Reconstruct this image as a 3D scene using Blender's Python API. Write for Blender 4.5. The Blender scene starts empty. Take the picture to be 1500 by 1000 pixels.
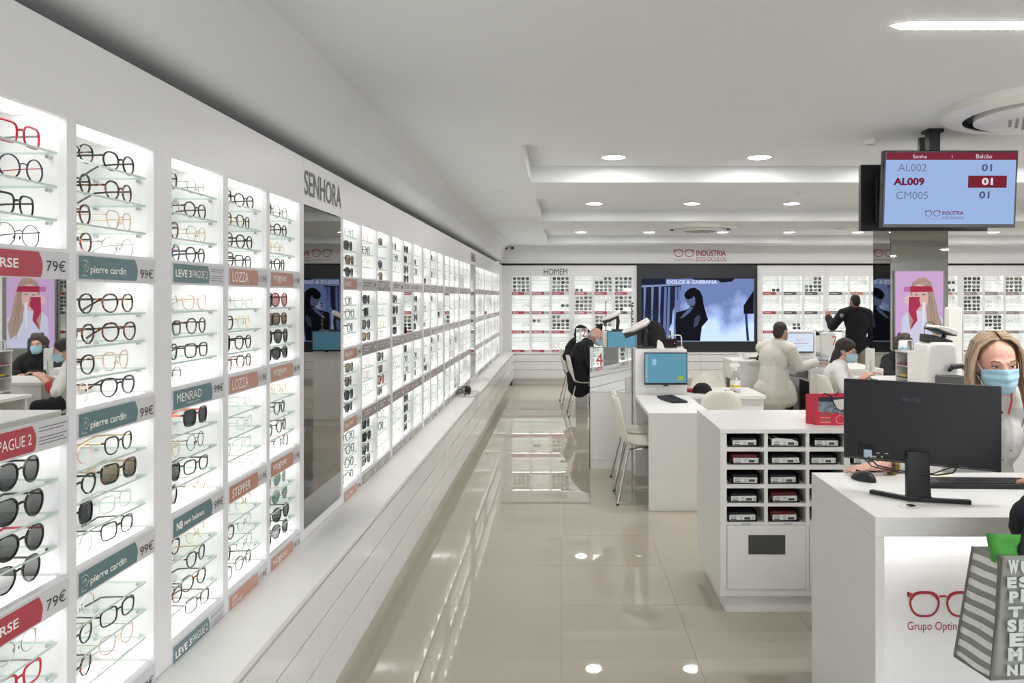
import bpy, bmesh, math, random
from mathutils import Vector, Matrix, Euler
random.seed(7)
PI = math.pi
C = bpy.context.scene.collection
SC = bpy.context.scene
F, CX, CY, H = 1155.0, 822.0, 435.0, 1.6      # focal length and vanishing point in pixels, eye height

# ---------------------------------------------------------------- camera
cam_d = bpy.data.cameras.new('camera'); cam = bpy.data.objects.new('camera', cam_d); C.objects.link(cam)
cam.location = (0, 0, H); cam.rotation_euler = (PI/2, 0, 0)
cam_d.sensor_width = 36; cam_d.lens = F/1500*36
cam_d.shift_x = -(CX-750)/1500; cam_d.shift_y = (CY-500)/1500
cam_d.clip_start = .05; cam_d.clip_end = 100
SC.camera = cam

# ---------------------------------------------------------------- world, exposure
SC.view_settings.view_transform = 'Standard'; SC.view_settings.look = 'None'
SC.view_settings.gamma = 1; SC.view_settings.use_curve_mapping = False
SC.view_settings.exposure = 0.70
W = bpy.data.worlds.new('world'); SC.world = W; W.use_nodes = True
bg = W.node_tree.nodes['Background']; bg.inputs[0].default_value = (.90, .95, 1.0, 1); bg.inputs[1].default_value = 2.3
LED_NICHE = 2.25         # strips inside the display boxes
LED_DOWN = 105.0         # ceiling downlights
LED_LINE = 40.0         # linear ceiling lights
try:
    SC.cycles.max_bounces = 9; SC.cycles.diffuse_bounces = 5; SC.cycles.glossy_bounces = 5
    SC.cycles.transparent_max_bounces = 14; SC.cycles.transmission_bounces = 4
    SC.cycles.caustics_reflective = False; SC.cycles.caustics_refractive = False
    SC.cycles.sample_clamp_indirect = 6.0; SC.cycles.use_denoising = True
except Exception: pass

# ---------------------------------------------------------------- materials
def s2l(c):
    f = lambda v: v/12.92 if v <= .04045 else ((v+.055)/1.055)**2.4
    return tuple(f(v/255.0) for v in c)
MATS = {}
def mat(name, rgb, rough=.5, metal=0.0, emit=0.0, spec=.5, var=.04, scale=30.0, bump=0.0, coat=0.0, lin=False, stretch=None):
    if name in MATS: return MATS[name]
    m = bpy.data.materials.new(name); m.use_nodes = True; MATS[name] = m
    nt = m.node_tree; b = nt.nodes['Principled BSDF']
    col = tuple(rgb) if lin else s2l(rgb)
    n = nt.nodes.new('ShaderNodeTexNoise'); n.inputs['Scale'].default_value = scale; n.inputs['Detail'].default_value = 3
    tc = nt.nodes.new('ShaderNodeTexCoord'); mp = nt.nodes.new('ShaderNodeMapping')
    nt.links.new(tc.outputs['Object'], mp.inputs[0]); nt.links.new(mp.outputs[0], n.inputs[0])
    if stretch: mp.inputs['Scale'].default_value = stretch
    r = nt.nodes.new('ShaderNodeValToRGB'); nt.links.new(n.outputs[0], r.inputs[0])
    r.color_ramp.elements[0].position = .3; r.color_ramp.elements[1].position = .7
    r.color_ramp.elements[0].color = tuple(max(0, c*(1-var)) for c in col)+(1,)
    r.color_ramp.elements[1].color = tuple(min(1, c*(1+var)) for c in col)+(1,)
    nt.links.new(r.outputs[0], b.inputs['Base Color'])
    b.inputs['Roughness'].default_value = rough; b.inputs['Metallic'].default_value = metal
    b.inputs['Specular IOR Level'].default_value = spec
    if coat: b.inputs['Coat Weight'].default_value = coat; b.inputs['Coat Roughness'].default_value = .05
    if emit:
        b.inputs['Emission Color'].default_value = col+(1,); b.inputs['Emission Strength'].default_value = emit
    if bump:
        bp = nt.nodes.new('ShaderNodeBump'); bp.inputs['Strength'].default_value = bump; bp.inputs['Distance'].default_value = .002
        nt.links.new(n.outputs[0], bp.inputs['Height']); nt.links.new(bp.outputs[0], b.inputs['Normal'])
    return m
def tortoise(name, a, b_, scale=90):
    m = mat(name, a, rough=.15, scale=scale, coat=.3); r = [n for n in m.node_tree.nodes if n.type == 'VALTORGB'][0]
    r.color_ramp.elements[0].position = .53; r.color_ramp.elements[1].position = .60
    r.color_ramp.elements[0].color = s2l(a)+(1,); r.color_ramp.elements[1].color = s2l(b_)+(1,); return m
def glassy(name, tint, refl=.08, rough=.02, grad=None):
    """thin clear sheet: mostly transparent with a small mirror part"""
    if name in MATS: return MATS[name]
    m = bpy.data.materials.new(name); m.use_nodes = True; MATS[name] = m; nt = m.node_tree
    for n in list(nt.nodes): nt.nodes.remove(n)
    o = nt.nodes.new('ShaderNodeOutputMaterial'); mx = nt.nodes.new('ShaderNodeMixShader'); mx.inputs[0].default_value = refl
    t = nt.nodes.new('ShaderNodeBsdfTransparent'); t.inputs[0].default_value = tuple(tint)+(1,)
    g = nt.nodes.new('ShaderNodeBsdfGlossy'); g.inputs['Roughness'].default_value = rough
    if grad:
        tc = nt.nodes.new('ShaderNodeTexCoord'); sp = nt.nodes.new('ShaderNodeSeparateXYZ'); nt.links.new(tc.outputs['Generated'], sp.inputs[0])
        r = nt.nodes.new('ShaderNodeValToRGB'); r.color_ramp.elements[0].color = tuple(grad)+(1,); r.color_ramp.elements[1].color = tuple(tint)+(1,)
        nt.links.new(sp.outputs[2], r.inputs[0]); nt.links.new(r.outputs[0], t.inputs[0])
    nt.links.new(t.outputs[0], mx.inputs[1]); nt.links.new(g.outputs[0], mx.inputs[2]); nt.links.new(mx.outputs[0], o.inputs[0])
    return m
def led(name, rgb, strength):
    if name in MATS: return MATS[name]
    m = bpy.data.materials.new(name); m.use_nodes = True; MATS[name] = m; nt = m.node_tree
    for n in list(nt.nodes): nt.nodes.remove(n)
    o = nt.nodes.new('ShaderNodeOutputMaterial'); e = nt.nodes.new('ShaderNodeEmission')
    e.inputs[0].default_value = s2l(rgb)+(1,); e.inputs[1].default_value = strength if name in ('niche_led','downlight_led','linear_led','counter_led') else strength*.62; nt.links.new(e.outputs[0], o.inputs[0])
    return m

M_PAINT = mat('white_paint', (224, 225, 226), .75, var=.012, scale=3)
M_CEIL = mat('ceiling_paint', (224, 226, 228), .85, var=.012, scale=2)
M_PANEL = mat('satin_white_panel', (226, 226, 229), .32, var=.012, scale=4)
M_LAM = mat('white_laminate', (230, 229, 227), .38, var=.015, scale=6)
M_GLOSSW = mat('gloss_white_laminate', (228, 228, 228), .12, var=.012, scale=4)
M_BOX = mat('light_box_white', (240, 240, 240), .6, var=.01)
M_BLACK = mat('black_plastic', (26, 27, 31), .45, var=.15, scale=60, bump=.1)
M_BLACKG = mat('gloss_black', (14, 15, 18), .12, var=.1)
M_DARK = mat('dark_strip', (40, 41, 44), .5)
M_CHROME = mat('chrome', (200, 198, 195), .12, 1.0, var=.03)
M_MIRROR = mat('mirror_glass', (232, 236, 234), .01, 1.0, var=.004)
M_DKMIRROR = mat('smoked_mirror', (132, 132, 128), .015, 1.0, var=.02)
M_GYMIRROR = mat('grey_mirror', (165, 165, 158), .02, 1.0, var=.02)
M_SHELF = glassy('shelf_glass', (.975, .99, .983), .08)
M_SHELFEDGE = mat('shelf_glass_edge', (196, 214, 208), .15, var=.05)
M_RED = mat('brand_red', (168, 40, 52), .4)
M_DKRED = mat('screen_maroon', (125, 38, 48), .4)
M_GREYTXT = mat('grey_lettering', (88, 88, 88), .5)
M_BLKTXT = mat('black_lettering', (30, 30, 32), .5)
M_WHTXT = mat('white_lettering', (235, 235, 232), .5)
M_WHP = mat('white_plastic', (228, 226, 221), .3, var=.02)
L_NICHE = led('niche_led', (255, 253, 248), LED_NICHE)
L_DOWN = led('downlight_led', (255, 252, 247), LED_DOWN)
L_LINE = led('linear_led', (255, 253, 250), LED_LINE)

# ---------------------------------------------------------------- helpers
class MB:
    def __init__(s): s.v = []; s.f = []; s.m = []
    def add(s, vs, fs, mi=0):
        k = len(s.v); s.v += [tuple(v) for v in vs]
        s.f += [tuple(i+k for i in f) for f in fs]; s.m += [mi]*len(fs); return s
    def box(s, x0, x1, y0, y1, z0, z1, mi=0, skip=''):
        x0, x1 = min(x0, x1), max(x0, x1); y0, y1 = min(y0, y1), max(y0, y1); z0, z1 = min(z0, z1), max(z0, z1)
        v = [(x0,y0,z0),(x1,y0,z0),(x1,y1,z0),(x0,y1,z0),(x0,y0,z1),(x1,y0,z1),(x1,y1,z1),(x0,y1,z1)]
        f = {'b':(0,3,2,1),'t':(4,5,6,7),'f':(0,1,5,4),'k':(2,3,7,6),'l':(3,0,4,7),'r':(1,2,6,5)}
        return s.add(v, [q for k, q in f.items() if k not in skip], mi)
    def tube(s, pts, r, n=8, mi=0, cap=True, flat=None):
        """sweep along pts; r number or list; flat=(a,b) elliptical factors (side, up)"""
        pts = [Vector(p) for p in pts]; m = len(pts); rs = r if isinstance(r, (list, tuple)) else [r]*m
        a, b = flat or (1, 1); vs = []; up = Vector((0, 0, 1))
        for i, p in enumerate(pts):
            t = (pts[min(i+1, m-1)]-pts[max(i-1, 0)])
            t = t.normalized() if t.length > 1e-9 else Vector((0, 0, 1))
            sd = t.cross(up)
            if sd.length < .05: sd = t.cross(Vector((0, 1, 0)))
            sd.normalize(); u2 = sd.cross(t).normalized()
            for k in range(n):
                q = 2*PI*(k+.5)/n; vs.append(p+sd*math.cos(q)*rs[i]*a+u2*math.sin(q)*rs[i]*b)
        fs = [(i*n+k, i*n+(k+1) % n, (i+1)*n+(k+1) % n, (i+1)*n+k) for i in range(m-1) for k in range(n)]
        if cap: fs += [tuple(range(n))[::-1], tuple((m-1)*n+k for k in range(n))]
        return s.add(vs, fs, mi)
    def lathe(s, prof, c=(0, 0, 0), n=24, mi=0, axis='z', cap=True):
        vs = []; m = len(prof)
        for r, h in prof:
            for k in range(n):
                q = 2*PI*k/n; a, b = r*math.cos(q), r*math.sin(q)
                v = {'z': (a, b, h), 'x': (h, a, b), 'y': (b, h, a)}[axis]
                vs.append((v[0]+c[0], v[1]+c[1], v[2]+c[2]))
        fs = [(i*n+k, i*n+(k+1) % n, (i+1)*n+(k+1) % n, (i+1)*n+k) for i in range(m-1) for k in range(n)]
        if cap: fs += [tuple(range(n))[::-1], tuple((m-1)*n+k for k in range(n))]
        return s.add(vs, fs, mi)
    def prism(s, poly, axis, a0, a1, mi=0):
        """poly of 2D points extruded along an axis; 'y': (x,z), 'x': (y,z), 'z': (x,y)"""
        mk = {'y': lambda p, a: (p[0], a, p[1]), 'x': lambda p, a: (a, p[0], p[1]), 'z': lambda p, a: (p[0], p[1], a)}[axis]
        n = len(poly); vs = [mk(p, a0) for p in poly]+[mk(p, a1) for p in poly]
        return s.add(vs, [tuple(range(n)), tuple(range(2*n-1, n-1, -1))]+[(i, i+n, (i+1) % n+n, (i+1) % n) for i in range(n)], mi)
    def ell(s, c, r, n=12, m=8, mi=0, R=None):
        vs = []; R = R or Matrix.Identity(3); c = Vector(c)
        for i in range(1, m):
            a = PI*i/m
            for k in range(n):
                q = 2*PI*k/n; vs.append(c+R@Vector((r[0]*math.sin(a)*math.cos(q), r[1]*math.sin(a)*math.sin(q), r[2]*math.cos(a))))
        vs += [c+R@Vector((0, 0, r[2])), c-R@Vector((0, 0, r[2]))]; T = (m-1)*n; B = T+1
        fs = [(i*n+k, (i+1)*n+k, (i+1)*n+(k+1) % n, i*n+(k+1) % n) for i in range(m-2) for k in range(n)]
        fs += [(T, k, (k+1) % n) for k in range(n)]+[(B, (m-2)*n+(k+1) % n, (m-2)*n+k) for k in range(n)]
        return s.add(vs, fs, mi)
    def cap(s, p0, p1, r0, r1, n=12):
        """tapered capsule"""
        p0, p1 = Vector(p0), Vector(p1); d = p1-p0; L = max(d.length, 1e-6); t = d/L; pts = []; rs = []
        for a in (-85, -60, -30, 0): pts.append(p0+t*r0*math.sin(math.radians(a))); rs.append(r0*math.cos(math.radians(a)))
        for a in (0, 30, 60, 85): pts.append(p1+t*r1*math.sin(math.radians(a))); rs.append(r1*math.cos(math.radians(a)))
        return s.tube(pts, rs, n)
    def grid(s, rows, mi=0, close=False):
        m, n = len(rows), len(rows[0]); vs = [p for r in rows for p in r]
        return s.add(vs, [(i*n+k, i*n+(k+1) % n, (i+1)*n+(k+1) % n, (i+1)*n+k) for i in range(m-1) for k in range(n if close else n-1)], mi)
    def mesh(s, name, mats, off=(0, 0, 0), smooth=True):
        me = bpy.data.meshes.new(name)
        me.from_pydata([(v[0]-off[0], v[1]-off[1], v[2]-off[2]) for v in s.v], [], s.f)
        for m in (mats if isinstance(mats, (list, tuple)) else [mats]): me.materials.append(m)
        me.polygons.foreach_set('material_index', s.m)
        bm = bmesh.new(); bm.from_mesh(me); bmesh.ops.recalc_face_normals(bm, faces=bm.faces); bm.to_mesh(me); bm.free()
        if smooth:
            me.shade_smooth(); me.set_sharp_from_angle(angle=math.radians(38))
        return me
    def build(s, name, mats, parent=None, bev=0, smooth=True, off=None):
        off = off if off is not None else (parent['_o'] if parent is not None and '_o' in parent else (0, 0, 0))
        o = obj(name, s.mesh(name, mats, off, smooth), parent)
        if parent is not None and '_o' in parent and tuple(off) == tuple(parent['_o']): o['_o'] = tuple(off)
        if bev: bevel(o, bev)
        return o
def bevel(o, w, seg=2):
    b = o.modifiers.new('bevel', 'BEVEL'); b.width = w; b.segments = seg; b.limit_method = 'ANGLE'; b.angle_limit = math.radians(50)
def obj(name, me, parent=None):
    o = bpy.data.objects.new(name, me); C.objects.link(o)
    if parent is not None: o.parent = parent
    return o
ROOTS = []
def tag(o, label, cat, group=None, kind=None):
    if label: o['label'] = label
    if cat: o['category'] = cat
    if group: o['group'] = group
    if kind: o['kind'] = kind
    return o
def thing(name, label, cat, loc=(0, 0, 0), rz=0.0, group=None, world=True):
    """an Empty at the base; world=True: children are given in world coordinates (no rotation)"""
    o = bpy.data.objects.new(name, None); C.objects.link(o); o.location = loc; o.rotation_euler = (0, 0, rz)
    o.empty_display_size = .05
    if world: o['_o'] = tuple(loc)
    ROOTS.append(o)
    return tag(o, label, cat, group)
def struct(o): o['kind'] = 'structure'; return o
def copy_tree(o, parent=None):
    c = o.copy(); C.objects.link(c)
    if parent is not None: c.parent = parent
    for ch in list(KIDS(o)): copy_tree(ch, c)
    return c
def KIDS(o): return [c for c in o.children]
TXT = {}
def text_mesh(s, m, bold=0.0, ext=.0006):
    k = (s, m.name, bold)
    if k in TXT: return TXT[k]
    cu = bpy.data.curves.new('txt', 'FONT'); cu.body = s; cu.size = 1; cu.align_x = 'LEFT'; cu.resolution_u = 3
    cu.offset = bold; cu.extrude = 0
    o = bpy.data.objects.new('txt', cu); C.objects.link(o)
    bpy.context.view_layer.update()
    me = bpy.data.meshes.new_from_object(o.evaluated_get(bpy.context.evaluated_depsgraph_get()))
    bpy.data.objects.remove(o); bpy.data.curves.remove(cu)
    xs = [v.co.x for v in me.vertices] or [0]; ys = [v.co.y for v in me.vertices] or [0]
    x0, x1, y0, y1 = min(xs), max(xs), min(ys), max(ys)
    for v in me.vertices: v.co.x = (v.co.x-x0)/max(1e-6, x1-x0); v.co.y = (v.co.y-y0)/max(1e-6, y1-y0)
    me.materials.clear(); me.materials.append(m); TXT[k] = (me, (x1-x0)/(y1-y0)); return TXT[k]
def text(name, s, m, parent, o, ex, ey, w, h, bold=0.0):
    """lettering filling w x h; o lower left corner in parent-local space, ex/ey unit directions"""
    me, _ = text_mesh(s, m, bold); ex, ey = Vector(ex), Vector(ey); ez = ex.cross(ey)
    me2 = me.copy()
    M4 = Matrix(((ex.x*w, ey.x*h, ez.x, o[0]), (ex.y*w, ey.y*h, ez.y, o[1]), (ex.z*w, ey.z*h, ez.z, o[2]), (0, 0, 0, 1)))
    me2.transform(M4); me2.name = name
    ob = obj(name, me2, parent); return ob
def P(px, py, Y): return ((px-CX)*Y/F, Y, H-(py-CY)*Y/F)
# ================================================================ ROOM SHELL
L = 1.075; XW = -L                     # face of the left wall panels
YB = 14.55                             # face of the back wall
ZC = 2.545                             # ceiling
XR, YF = 9.3, -4.2                     # right wall, shop front
RT = [1.989, 1.635, 1.281, .927]       # tops of the four display boxes
OH = .286                              # opening height
LEDGE = .587
# floor: base slab and tiles
M_GROUT = mat('tile_grout', (196, 188, 174), .5)
def floor_mat():
    m = mat('porcelain_tile', (184, 176, 162), .015, var=.035, scale=1.6, spec=.75); return m
M_TILE = floor_mat()
floor = struct(MB().box(-1.4, XR, YF, YB+.3, -.12, -.003).build('floor', M_GROUT))
tile_me = MB().box(0.0007, .5993, .0007, .5993, -.012, 0).mesh('tile', M_TILE, smooth=False)
rest = MB(); nt_ = 0
for j in range(-7, 20):
    for i in range(-2, 16):
        x, y = i*.6, 3.5+(j-5)*.6-.0
        if x+.6 > XR+.01 and x > XR-.05: continue
        if y > YB+.2: continue
        vis = 1.4 < y and x < 822/1155*y+.2 and x < 4.0
        if vis and nt_ < 295:
            t = obj('tile', tile_me, floor); t.location = (x, y, 0)
            t.rotation_euler = (random.gauss(0, .0009), random.gauss(0, .0009), 0); nt_ += 1
        else:
            rest.box(x+.0007, x+.5993, y+.0007, y+.5993, -.012, 0)
r_ = rest.build('floor_tiling', M_TILE, floor, smooth=False); r_['kind'] = 'stuff'

# ceiling with three coffers
cm = MB()
XL = -.25
coff = [(4.9, 6.5), (7.6, 9.8), (11.0, 13.8)]
cm.box(-.97, XL, YF, YB+.3, ZC, ZC+.2)
ys = [YF]+[v for c in coff for v in c]+[YB+.3]
for a, b in zip(ys[0::2], ys[1::2]): cm.box(XL, XR, a, b, ZC, ZC+.2)
cm.box(XL, XR, coff[0][0]-.1, coff[-1][1]+.1, ZC+.135, ZC+.2)
ceiling = struct(cm.build('ceiling', M_CEIL, smooth=False))
ap = MB()
a = P(724, 292, 6.9); ap.box(-.62, -.34, 7.0, 7.5, ZC-.003, ZC)
ap.build('access_panel', M_CEIL, ceiling, bev=.001)
# cove between the left panels and the ceiling
cv = MB(); prof = [(-1.455, 2.25), (-1.16, 2.256), (-1.125, 2.264), (-1.10, 2.28), (-1.085, 2.305), (-1.074, 2.36), (-1.052, 2.44), (-1.02, 2.50), (-.985, 2.534), (-.94, 2.5452)]
cv.grid([[(x, YF, z) for x, z in prof], [(x, YB+.02, z) for x, z in prof]])
struct(cv.build('trim_1', M_CEIL))
# back wall: fascia, shadow gap
bw = MB(); bw.box(-1.15, XR, YB, YB+.3, 2.222, ZC+.15); bw.box(-1.4, XR, YB+.22, YB+.3, 0, 2.3)
wall_back = struct(bw.build('wall_back', M_PAINT, smooth=False))
struct(MB().box(-1.1, XR, YB-.012, YB+.21, 2.186, 2.220).build('trim_2', M_BLACKG, smooth=False))
# left structural wall, right wall and the shop front behind the camera
wl = MB(); wl.box(-1.5, -1.30, YF, YB+.3, 0, 2.10); wl.box(-1.5, -1.462, YF, YB+.3, 2.10, 2.7)
wall_left = struct(wl.build('wall_left', M_PAINT, smooth=False))
struct(MB().box(XR, XR+.1, YF, YB+.3, 0, 2.7).build('wall_right', M_PAINT, smooth=False))
wf = MB(); wf.box(-1.4, XR, YF-.1, YF, 2.35, 2.7)
for x in (-1.4, 1.3, 4.2, 7.0, XR-.1): wf.box(x, x+.14, YF-.1, YF, 0, 2.4)
wf.box(-1.4, XR, YF-.1, YF, 0, .35)
struct(wf.build('wall_front', M_PAINT, smooth=False))

# ---------------- left panel wall: stiles, rails and fascia panels
def ly(u): return u*L
# bays: (start, end) of each opening in metres along Y, name, group index
UL = [(1.287, 0), (1.627, 0), (2.025, 1), (2.368, 1), (2.706, 1), (3.623, 2), (3.960, 2), (4.296, 2),
      (4.68, 3), (5.018, 3), (5.352, 3), (5.74, 4), (6.068, 4), (6.395, 4), (6.775, 5), (7.095, 5), (7.415, 5), (7.79, 6), (8.095, 6), (8.395, 6)]
BAYS = [(ly(u), ly(u)+(.331 if u < 5.5 else .30)) for u, g in UL]
k = 9.24
for i in range(10):
    BAYS.append((ly(k), ly(k)+.325)); k += .336 if i % 3 != 2 else .385
MIR1 = (ly(3.064), ly(3.581)); MIR2 = (ly(8.72), ly(9.20))
XF0 = XW-.016
def left_panels():
    st = MB(); segs = sorted([b for b in BAYS]+[MIR1, MIR2])
    z0, z1 = LEDGE, RT[0]
    prev = YF
    for a, b in segs+[(YB, YB)]:
        st.box(XF0, XW, prev, a, z0, z1); prev = b
    for a, b in BAYS:                                   # rails
        for r in range(4):
            top = RT[r]-OH; bot = RT[r+1] if r < 3 else z0
            st.box(XF0, XW, a, b, bot, top)
    o = st.build('panel_frame', M_PANEL, wall_left, smooth=False)
    cuts = [YF, -2.2, -.6, .55, 2.12, 3.285, 3.87, 4.98, 6.1, 7.22, 8.33, 9.35, 9.92, 11.1, 12.3, 13.5, YB]
    for a, b in zip(cuts, cuts[1:]):
        p = MB().box(XF0, XW, a+.0004, b-.0004, RT[0], 2.183).build('wall_panel', M_PANEL, wall_left, bev=.0006)
    MB().box(-1.30, XF0, YF, YB, 2.10, 2.12).build('recess_shade_strip', M_DARK, wall_left, smooth=False)  # dark strip laid in the recess, its colour standing in for shade
left_panels()
M_EDGE = M_PANEL

# ---------------- display bays (left wall local frame: x = into the wall, y = along, z up)
def niche_meshes(w, d, h, hi):
    """box of one opening with outside at y in [0,w], depth d, z in [0,h]"""
    e = .012
    b = MB()
    b.add([(-.016, -e, -e), (-d, -e, -e), (-d, w+e, -e), (-.016, w+e, -e), (-.016, -e, h+e), (-d, -e, h+e), (-d, w+e, h+e), (-.016, w+e, h+e)],
          [(1, 2, 6, 5), (0, 1, 5, 4), (2, 3, 7, 6), (0, 3, 2, 1), (4, 5, 6, 7)])
    return b
COL = {'red': (176, 66, 80), 'teal': (92, 122, 126), 'terra': (186, 134, 116), 'greybrown': (150, 142, 138), 'lightgrey': (186, 182, 180), 'slate': (86, 92, 100), 'maroon': (150, 40, 60)}
def signmat(c): return mat('sign_'+c, COL[c], .22, var=.03)
M_PRICE = mat('price_card_grey', (206, 206, 210), .3)
for c in COL: signmat(c)
def box_parts(root, w, joined, T, d=.20, pins=True, shelfstuff=False, split=False, hidden_rows=()):
    """T maps (depth into wall, along, z) to root-local coordinates"""
    e = .012; joined = shelfstuff or not split; bx, lp = MB(), MB()
    for r in range(4):
        if r in hidden_rows: continue
        if not joined: bx, lp = MB(), MB()
        zt, zb = RT[r], RT[r]-OH
        q = [T(-.016, -e, zb-e*.2), T(-d, -e, zb-e*.2), T(-d, w+e, zb-e*.2), T(-.016, w+e, zb-e*.2),
             T(-.016, -e, zt+e), T(-d, -e, zt+e), T(-d, w+e, zt+e), T(-.016, w+e, zt+e)]
        bx.add(q, [(1, 2, 6, 5), (0, 1, 5, 4), (2, 3, 7, 6), (0, 3, 2, 1), (4, 5, 6, 7)])
        for z0, z1 in ((zb-.002, zb), (zt+.008, zt+.010)):
            a0, a1 = (-.022, -.155) if z0 < zt-.1 else (-.022, -.12)
            v = [T(a0, .004, z0), T(a1, .004, z0), T(a1, w-.004, z0), T(a0, w-.004, z0), T(a0, .004, z1), T(a1, .004, z1), T(a1, w-.004, z1), T(a0, w-.004, z1)]
            lp.add(v, [(0, 3, 2, 1), (4, 5, 6, 7), (0, 1, 5, 4), (1, 2, 6, 5), (2, 3, 7, 6), (3, 0, 4, 7)])
            if not joined: lp.build('light_panel', L_NICHE, root, off=(0, 0, 0), smooth=False); lp = MB()
        if not joined: bx.build('light_box', M_BOX, root, off=(0, 0, 0), smooth=False)
    if joined:
        bx.build('light_box', M_BOX, root, off=(0, 0, 0), smooth=False)['kind'] = 'stuff'
        lp.build('light_panel', L_NICHE, root, off=(0, 0, 0), smooth=False)['kind'] = 'stuff'
    ss = MB()
    for r in range(4):
        if r in hidden_rows: continue
        zb = RT[r]-OH
        for s in range(3):
            z = zb+.066+.0725*s
            m = ss if shelfstuff else MB()
            v = [T(-.019, .002, z-.005), T(-.185, .002, z-.005), T(-.185, w-.002, z-.005), T(-.019, w-.002, z-.005),
                 T(-.019, .002, z), T(-.185, .002, z), T(-.185, w-.002, z), T(-.019, w-.002, z)]
            m.add(v, [(0, 3, 2, 1), (4, 5, 6, 7)], 0); m.add(v, [(0, 1, 5, 4), (1, 2, 6, 5), (2, 3, 7, 6), (3, 0, 4, 7)], 1)
            if not shelfstuff:
                so = m.build('glass_shelf', [M_SHELF, M_SHELFEDGE], root, off=(0, 0, 0), smooth=False)
                if pins:
                    for dd in (.042, .155):
                        for yy, dr in ((-.011, 1), (w+.011, -1)):
                            MB().tube([Vector(T(-dd, yy, z-.009)), Vector(T(-dd, yy+dr*.014, z-.009))], .0042, 8).build('shelf_pin', M_CHROME, so, off=(0, 0, 0))
    if shelfstuff:
        ss.build('glass_shelf', [M_SHELF, M_SHELFEDGE], root, off=(0, 0, 0), smooth=False)['kind'] = 'stuff'
def sign(root, w, r, T, ex, colour, word, price, small=False, detail=True, frac=.74):
    """strip sign on the rail below row r"""
    zt = RT[r]-OH; z1, z0 = zt-.010, zt-.062; x0, x1 = .004, T(0, 1, 0)
    f = .0045
    pts = [(.002, z0), (w*frac-.006, z0)]+[(w*frac-.006+.012*math.sin(PI*i/6)*.8-.006*(i/6), z0+(z1-z0)*i/6) for i in range(1, 6)]+[(w*frac-.012, z1), (.002, z1)]
    def slab(name, pts, m, par, t0, t1):
        n = len(pts); b = MB(); b.add([T(t0, y, z) for y, z in pts]+[T(t1, y, z) for y, z in pts],
              [tuple(range(n)), tuple(range(2*n-1, n-1, -1))]+[(i, i+n, (i+1) % n+n, (i+1) % n) for i in range(n)])
        return b.build(name, m, par, off=(0, 0, 0), smooth=False)
    base = slab('sign_strip', [(0, z0-.003), (w+.002, z0-.003), (w+.002, z1+.003), (0, z1+.003)], M_PRICE if detail else signmat(colour), root, .0005, .0035)
    if not detail: return base
    s = slab('brand_band', pts, signmat(colour), base, .0035, .0042)
    return base
def sign_text(base, w, r, T, ex, word, price, tm, frac=.74, h=.024, wd=None, x0=.03, bold=0.0, dz=0):
    zt = RT[r]-OH; z1, z0 = zt-.010, zt-.062; zc = (z0+z1)/2+dz
    me, asp = text_mesh(word, tm, bold); wd = wd or min(w*frac-.04, h*asp)
    o = T(.0048, x0, zc-h/2); text('lettering', word, tm, base, o, ex, (0, 0, 1), wd, h, bold)
    if price == 'small':
        m = MB()
        for i in range(6):
            if i == 2: continue
            z = z1-.009-i*.0068; a, b = w*frac+.008, w-.006-(.01 if i in (1, 4) else 0)
            m.add([T(.0042, a, z), T(.0042, b, z), T(.0042, b, z+.0018), T(.0042, a, z+.0018)], [(0, 1, 2, 3)])
        m.build('small_print', M_GREYTXT, base, off=(0, 0, 0), smooth=False)
    elif price:
        o = T(.0042, w*frac+.012, zc-.002-.011); text('price', price, M_BLKTXT, base, o, ex, (0, 0, 1), w*(1-frac)-.022, .024)
# ================================================================ EYEGLASSES
M_KBLK = mat('black_acetate', (24, 23, 24), .18, coat=.3); M_MBLK = mat('black_metal', (44, 43, 44), .3, .4)
M_TORT = tortoise('tortoise_acetate', (34, 24, 20), (168, 100, 52)); M_HTORT = tortoise('dark_tortoise_acetate', (28, 22, 20), (120, 72, 36), 120)
M_REDA = mat('red_acetate', (190, 30, 56), .18, coat=.3); M_NAVY = mat('navy_acetate', (44, 56, 80), .2); M_BURG = mat('burgundy_acetate', (92, 24, 36), .18, coat=.3)
M_GOLD = mat('gold_wire', (206, 182, 146), .25, 1.0); M_SILV = mat('silver_wire', (170, 168, 166), .22, 1.0); M_ROSE = mat('rose_acetate', (212, 180, 166), .2)
M_CRYS = mat('crystal_acetate', (206, 210, 208), .1); M_ORAN = mat('orange_acetate', (214, 96, 60), .25)
M_LENS = glassy('clear_lens', (.985, .99, .985), .05)
M_SUN = glassy('dark_sun_lens', (.30, .31, .31), .06, grad=(.05, .05, .055)); M_SUN = M_SUN
M_SUNB = glassy('brown_sun_lens', (.42, .36, .28), .06, grad=(.12, .10, .07)); M_TEAL = glassy('teal_sun_lens', (.24, .36, .36), .08, grad=(.2, .34, .34))
M_PINK = glassy('pink_sun_lens', (.62, .36, .36), .08, grad=(.45, .22, .24)); M_BLKL = glassy('black_sun_lens', (.06, .065, .07), .08)
for k_, (a_, b_) in {'black_sun_lens': ((.04,)*3, 0), 'dark_sun_lens': ((.04,)*3, 0)}.items(): pass
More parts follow.
